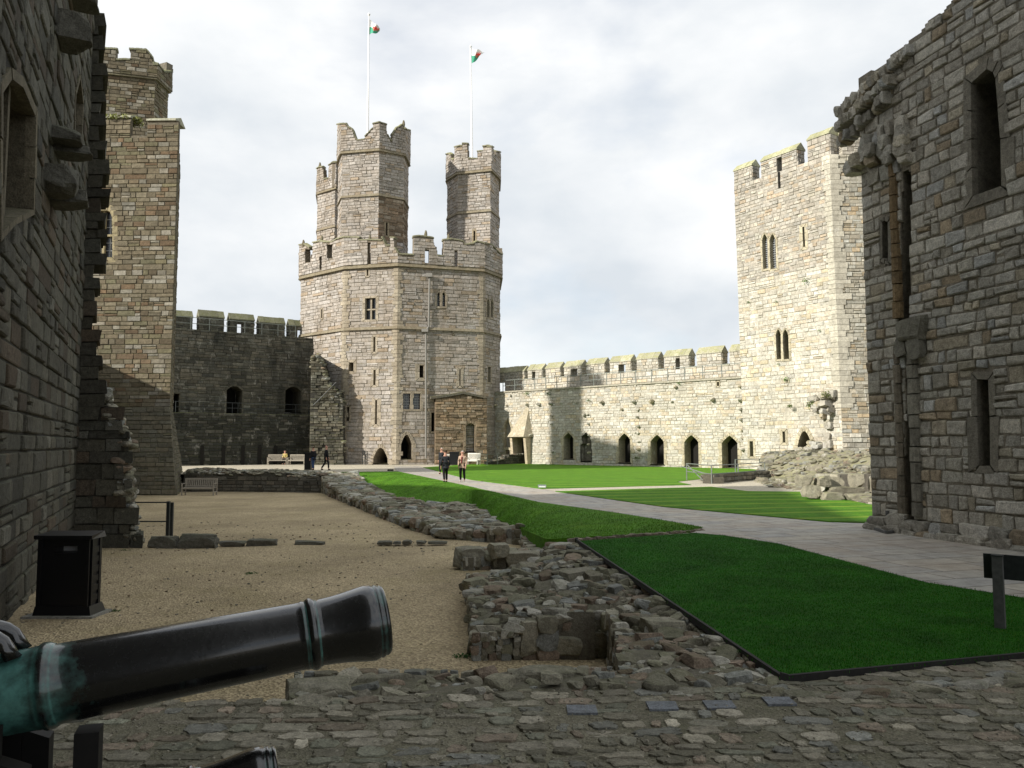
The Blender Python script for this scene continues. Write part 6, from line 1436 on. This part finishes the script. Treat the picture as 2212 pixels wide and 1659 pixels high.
def person(loc, face, h, top, legs, hair, shoe, label, stride=.2, sit=False, arm=0, scarf=None, group=None, bag=False):
    """face = heading angle; the figure looks along +Y of its own frame"""
    t = empty('person', loc, label, 'person', group, rz=face); k = h / 1.74
    if sit: hip = .50; 
    S = lambda L: [Vector(p) * k for p in L]
    fz = .05
    if not sit:
        pel = (0, 0, .94); LK, LA, LT_ = (.09, .06 + stride * .3, .50), (.09, stride * .5, .08), (.09, stride * .5 + .15, .035)
        RK, RA, RT_ = (-.09, .04 - stride * .3, .50), (-.09, -stride * .9, .10), (-.09, -stride * .9 + .15, .05); ch, ne = (0, .01, 1.22), (0, 0, 1.44)
    else:
        pel = (0, .12, .52); LK, LA, LT_ = (.10, .55, .50), (.10, .56, .08), (.10, .70, .04); RK, RA, RT_ = (-.10, .55, .50), (-.10, .56, .08), (-.10, .70, .04); ch, ne = (0, .13, .80), (0, .17, 1.02)
    dz = ne[2]; y0 = ne[1]
    sh = [( .17, y0, dz - .06), (-.17, y0, dz - .06)]
    el = [(.23, y0 - .04 - stride * .25, dz - .33), (-.23, y0 - .04 + stride * .25, dz - .33)]; wr = [(.22, y0 + .08 - stride * .3, dz - .56), (-.22, y0 + .10 + stride * .3, dz - .55)]
    if sit: el = [(.22, .2, .76), (-.22, .2, .76)]; wr = [(.12, .38, .66), (-.12, .38, .66)]
    hd = [(w[0], w[1] + .02, w[2] - .08) for w in wr] if not sit else [(w[0], w[1] + .08, w[2]) for w in wr]
    he = [(0, y0 + .01, dz + .09), (0, y0 + .03, dz + .20), (0, y0 + .02, dz + .27)]
    hipL, hipR = (.09, pel[1], pel[2] - .04), (-.09, pel[1], pel[2] - .04)
    V = [pel, ch, ne, *he, hipL, LK, LA, LT_, hipR, RK, RA, RT_, sh[0], el[0], wr[0], hd[0], sh[1], el[1], wr[1], hd[1]]
    E = [(0, 1), (1, 2), (2, 3), (3, 4), (4, 5), (0, 6), (6, 7), (7, 8), (8, 9), (0, 10), (10, 11), (11, 12), (12, 13), (2, 14), (14, 15), (15, 16), (16, 17), (2, 18), (18, 19), (19, 20), (20, 21)]
    Rr = [.12, .13, .055, .07, .088, .06, .085, .058, .04, .03, .085, .058, .04, .03, .055, .042, .03, .032, .055, .042, .03, .032]
    nV = len(V)
    for si in (0, 1):   # five fingers on each hand
        hnd = 17 if si == 0 else 21; b = V[hnd]; sx = 1 if si == 0 else -1
        for q, (dx, dy, ln_) in enumerate(((-.02 * sx, .04, .05), (0, .028, .075), (0, .01, .085), (0, -.008, .078), (0, -.025, .06))):
            V.append((b[0] + dx, b[1] + dy, b[2] - .02)); V.append((b[0] + dx * 1.6, b[1] + dy * 1.3 + .01, b[2] - .02 - ln_)); E += [(hnd, len(V) - 2), (len(V) - 2, len(V) - 1)] ; Rr += [.010, .008]
    body = skinmesh('body', S(V), E, [r * k for r in Rr], M['skin'], t)
    tors = [pel, ((pel[0]), pel[1] * .5 + ch[1] * .5, pel[2] * .5 + ch[2] * .5), ch, (0, ne[1], dz - .09), sh[0], el[0], (wr[0][0], wr[0][1], wr[0][2] + .02), sh[1], el[1], (wr[1][0], wr[1][1], wr[1][2] + .02), (0, ne[1], dz - .01), (0, pel[1], pel[2] - .12)]
    skinmesh('jacket', S(tors), [(0, 1), (1, 2), (2, 3), (3, 4), (4, 5), (5, 6), (3, 7), (7, 8), (8, 9), (3, 10), (0, 11)] if not sit else [(0, 1), (1, 2), (2, 3), (3, 4), (4, 5), (5, 6), (3, 7), (7, 8), (8, 9), (3, 10)],
             [r * k for r in ((.17, .13), (.165, .125), (.175, .13), (.14, .11))] if False else [x * k for x in (.155, .15, .16, .12, .085, .065, .048, .085, .065, .048, .07, .15)][:12], top, t)
    if sit: pass
    tr = [pel, hipL, LK, (LA[0], LA[1], LA[2] + .03), hipR, RK, (RA[0], RA[1], RA[2] + .03)]
    skinmesh('trousers', S(tr), [(0, 1), (1, 2), (2, 3), (0, 4), (4, 5), (5, 6)], [x * k for x in (.13, .105, .078, .062, .105, .078, .062)], legs, t)
    for (a, b) in ((LA, LT_), (RA, RT_)): skinmesh('shoe', S([(a[0], a[1] - .05, max(.05, a[2] - .03)), (b[0], b[1] - .07, max(.05, b[2] + .01)), (b[0], b[1], max(.04, b[2]))]), [(0, 1), (1, 2)], [x * k for x in (.045, .048, .035)], shoe, t)
    skinmesh('hair', S([(0, he[1][1] - .045, he[1][2] - .02), (0, he[1][1] - .03, he[1][2] + .05), (0, he[1][1] + .02, he[1][2] + .075)]), [(0, 1), (1, 2)], [x * k for x in (.085, .085, .06)], hair, t)
    kf = MB(); hp = Vector(he[1]) * k
    kf.tube([hp + Vector((0, .085, 0)) * k, hp + Vector((0, .115, -.02)) * k], [.012 * k, .016 * k], 5); 
    for sx in (-1, 1): kf.tube([hp + Vector((sx * .088, 0, -.03)) * k, hp + Vector((sx * .096, 0, .03)) * k], .018 * k, 5)
    fo = kf.build('nose_and_ears', M['skin'], None); fo.parent = body
    kf = MB()
    for sx in (-1, 1): kf.box(hp.x + sx * .032 * k - .012 * k, hp.x + sx * .032 * k + .012 * k, hp.y + .078 * k, hp.y + .094 * k, hp.z + .01 * k, hp.z + .025 * k)
    kf.box(hp.x - .022 * k, hp.x + .022 * k, hp.y + .07 * k, hp.y + .092 * k, hp.z - .052 * k, hp.z - .044 * k); fo = kf.build('eyes_and_mouth', M['hair_d'], None); fo.parent = body
    if scarf: skinmesh('scarf', S([(0, y0 + .11, dz - .02), (.02, y0 + .17, dz - .2), (.03, y0 + .17, dz - .42)]), [(0, 1), (1, 2)], [x * k for x in (.07, .035, .03)], scarf, t)
    if bag: skinmesh('rucksack', S([(0, y0 - .2, dz - .12), (0, y0 - .22, dz - .42)]), [(0, 1)], [x * k for x in (.12, .13)], M['dark_cloth'], t)
    return t
q = G(962, 1042); person((q.x, q.y, 0), rad(20), 1.5, M['navy'], M['dark_cloth'], M['hair_d'], M['shoe_d'], 'person in black jacket and trousers walking on the paved path, left of the pair', .12, group=None)
q = G(999, 1041); person((q.x, q.y, 0), rad(170), 1.5, M['beige'], M['dark_cloth'], M['hair_g'], M['shoe_w'], 'person in beige jacket, dark red scarf and white trainers on the paved path', .14, scarf=M['scarf'])
q = G(954, 1024); person((q.x, q.y, 0), rad(150), 1.6, M['navy'], M['dark_cloth'], M['hair_g'], M['shoe_d'], 'person half hidden behind the walker in the black jacket', .1)
q = G(704, 1015.5); person((q.x, q.y, 0), rad(-70), 1.72, M['dark_cloth'], M['dark_cloth'], M['pink'], M['shoe_d'], 'bald person in a long black coat striding in front of the dark curtain wall', .34)
q = G(676.5, 1016); person((q.x, q.y, 0), rad(60), 1.62, M['dark_cloth'], M['jean'], M['hair_d'], M['shoe_d'], 'person in dark top and blue jeans standing beside the dark bin', .08)
q = G(612.5, 1003.4); person((q.x, q.y + .05, -.03), rad(180), 1.7, M['yellow'], M['dark_cloth'], M['hair_d'], M['shoe_d'], 'person in yellow jacket sitting on the bench by the dark curtain wall', 0, sit=True).location.y += .55

# ================================================================ LIGHT AND SKY
sun = D.objects.new('sun', D.lights.new('sun', 'SUN')); COL.objects.link(sun)
sd = Vector((SX, SY, math.tan(rad(EL)) * math.hypot(SX, SY))).normalized()
sun.rotation_euler = sd.to_track_quat('Z', 'Y').to_euler(); sun.data.energy = 4.9; sun.data.angle = rad(1.0); sun.data.color = (1, .95, .86); sun.location = (-20, -20, 60)
w = D.worlds.new('World'); SC.world = w; w.use_nodes = True; nt = w.node_tree; bg = nt.nodes['Background']
sky = N(nt, 'ShaderNodeTexSky', sky_type='NISHITA'); sky.sun_disc = False; sky.sun_elevation = rad(EL); sky.sun_rotation = math.atan2(SX, SY) ; sky.air_density = 1; sky.dust_density = 1
tc = N(nt, 'ShaderNodeTexCoord'); mp = N(nt, 'ShaderNodeMapping'); mp.inputs['Scale'].default_value = (1, 1, 1.9); mp.inputs['Location'].default_value = (.3, .7, .15); nt.links.new(tc.outputs['Generated'], mp.inputs[0])
n1 = noi(nt, mp.outputs[0], 2.2, 7, .5, .15); n2 = noi(nt, mp.outputs[0], 3.2, 7, .52, .1)
cl = ramp(nt, n1, [(.33, .45), (.50, 1.0)])
cc = mix(nt, ramp(nt, n2, [(.34, 0), (.60, 1)]), (5.5, 5.9, 6.3), (7.6, 7.7, 7.75))
nt.links.new(mix(nt, cl, mix(nt, 1, sky.outputs[0], (1.25, 1.25, 1.25), 'MULTIPLY'), cc), bg.inputs[0]); bg.inputs[1].default_value = .1
SC.render.engine = 'CYCLES'
SC.view_settings.view_transform = 'Standard'; SC.view_settings.look = 'None'; SC.view_settings.exposure = .42; SC.view_settings.gamma = 1
bpy.context.view_layer.update()
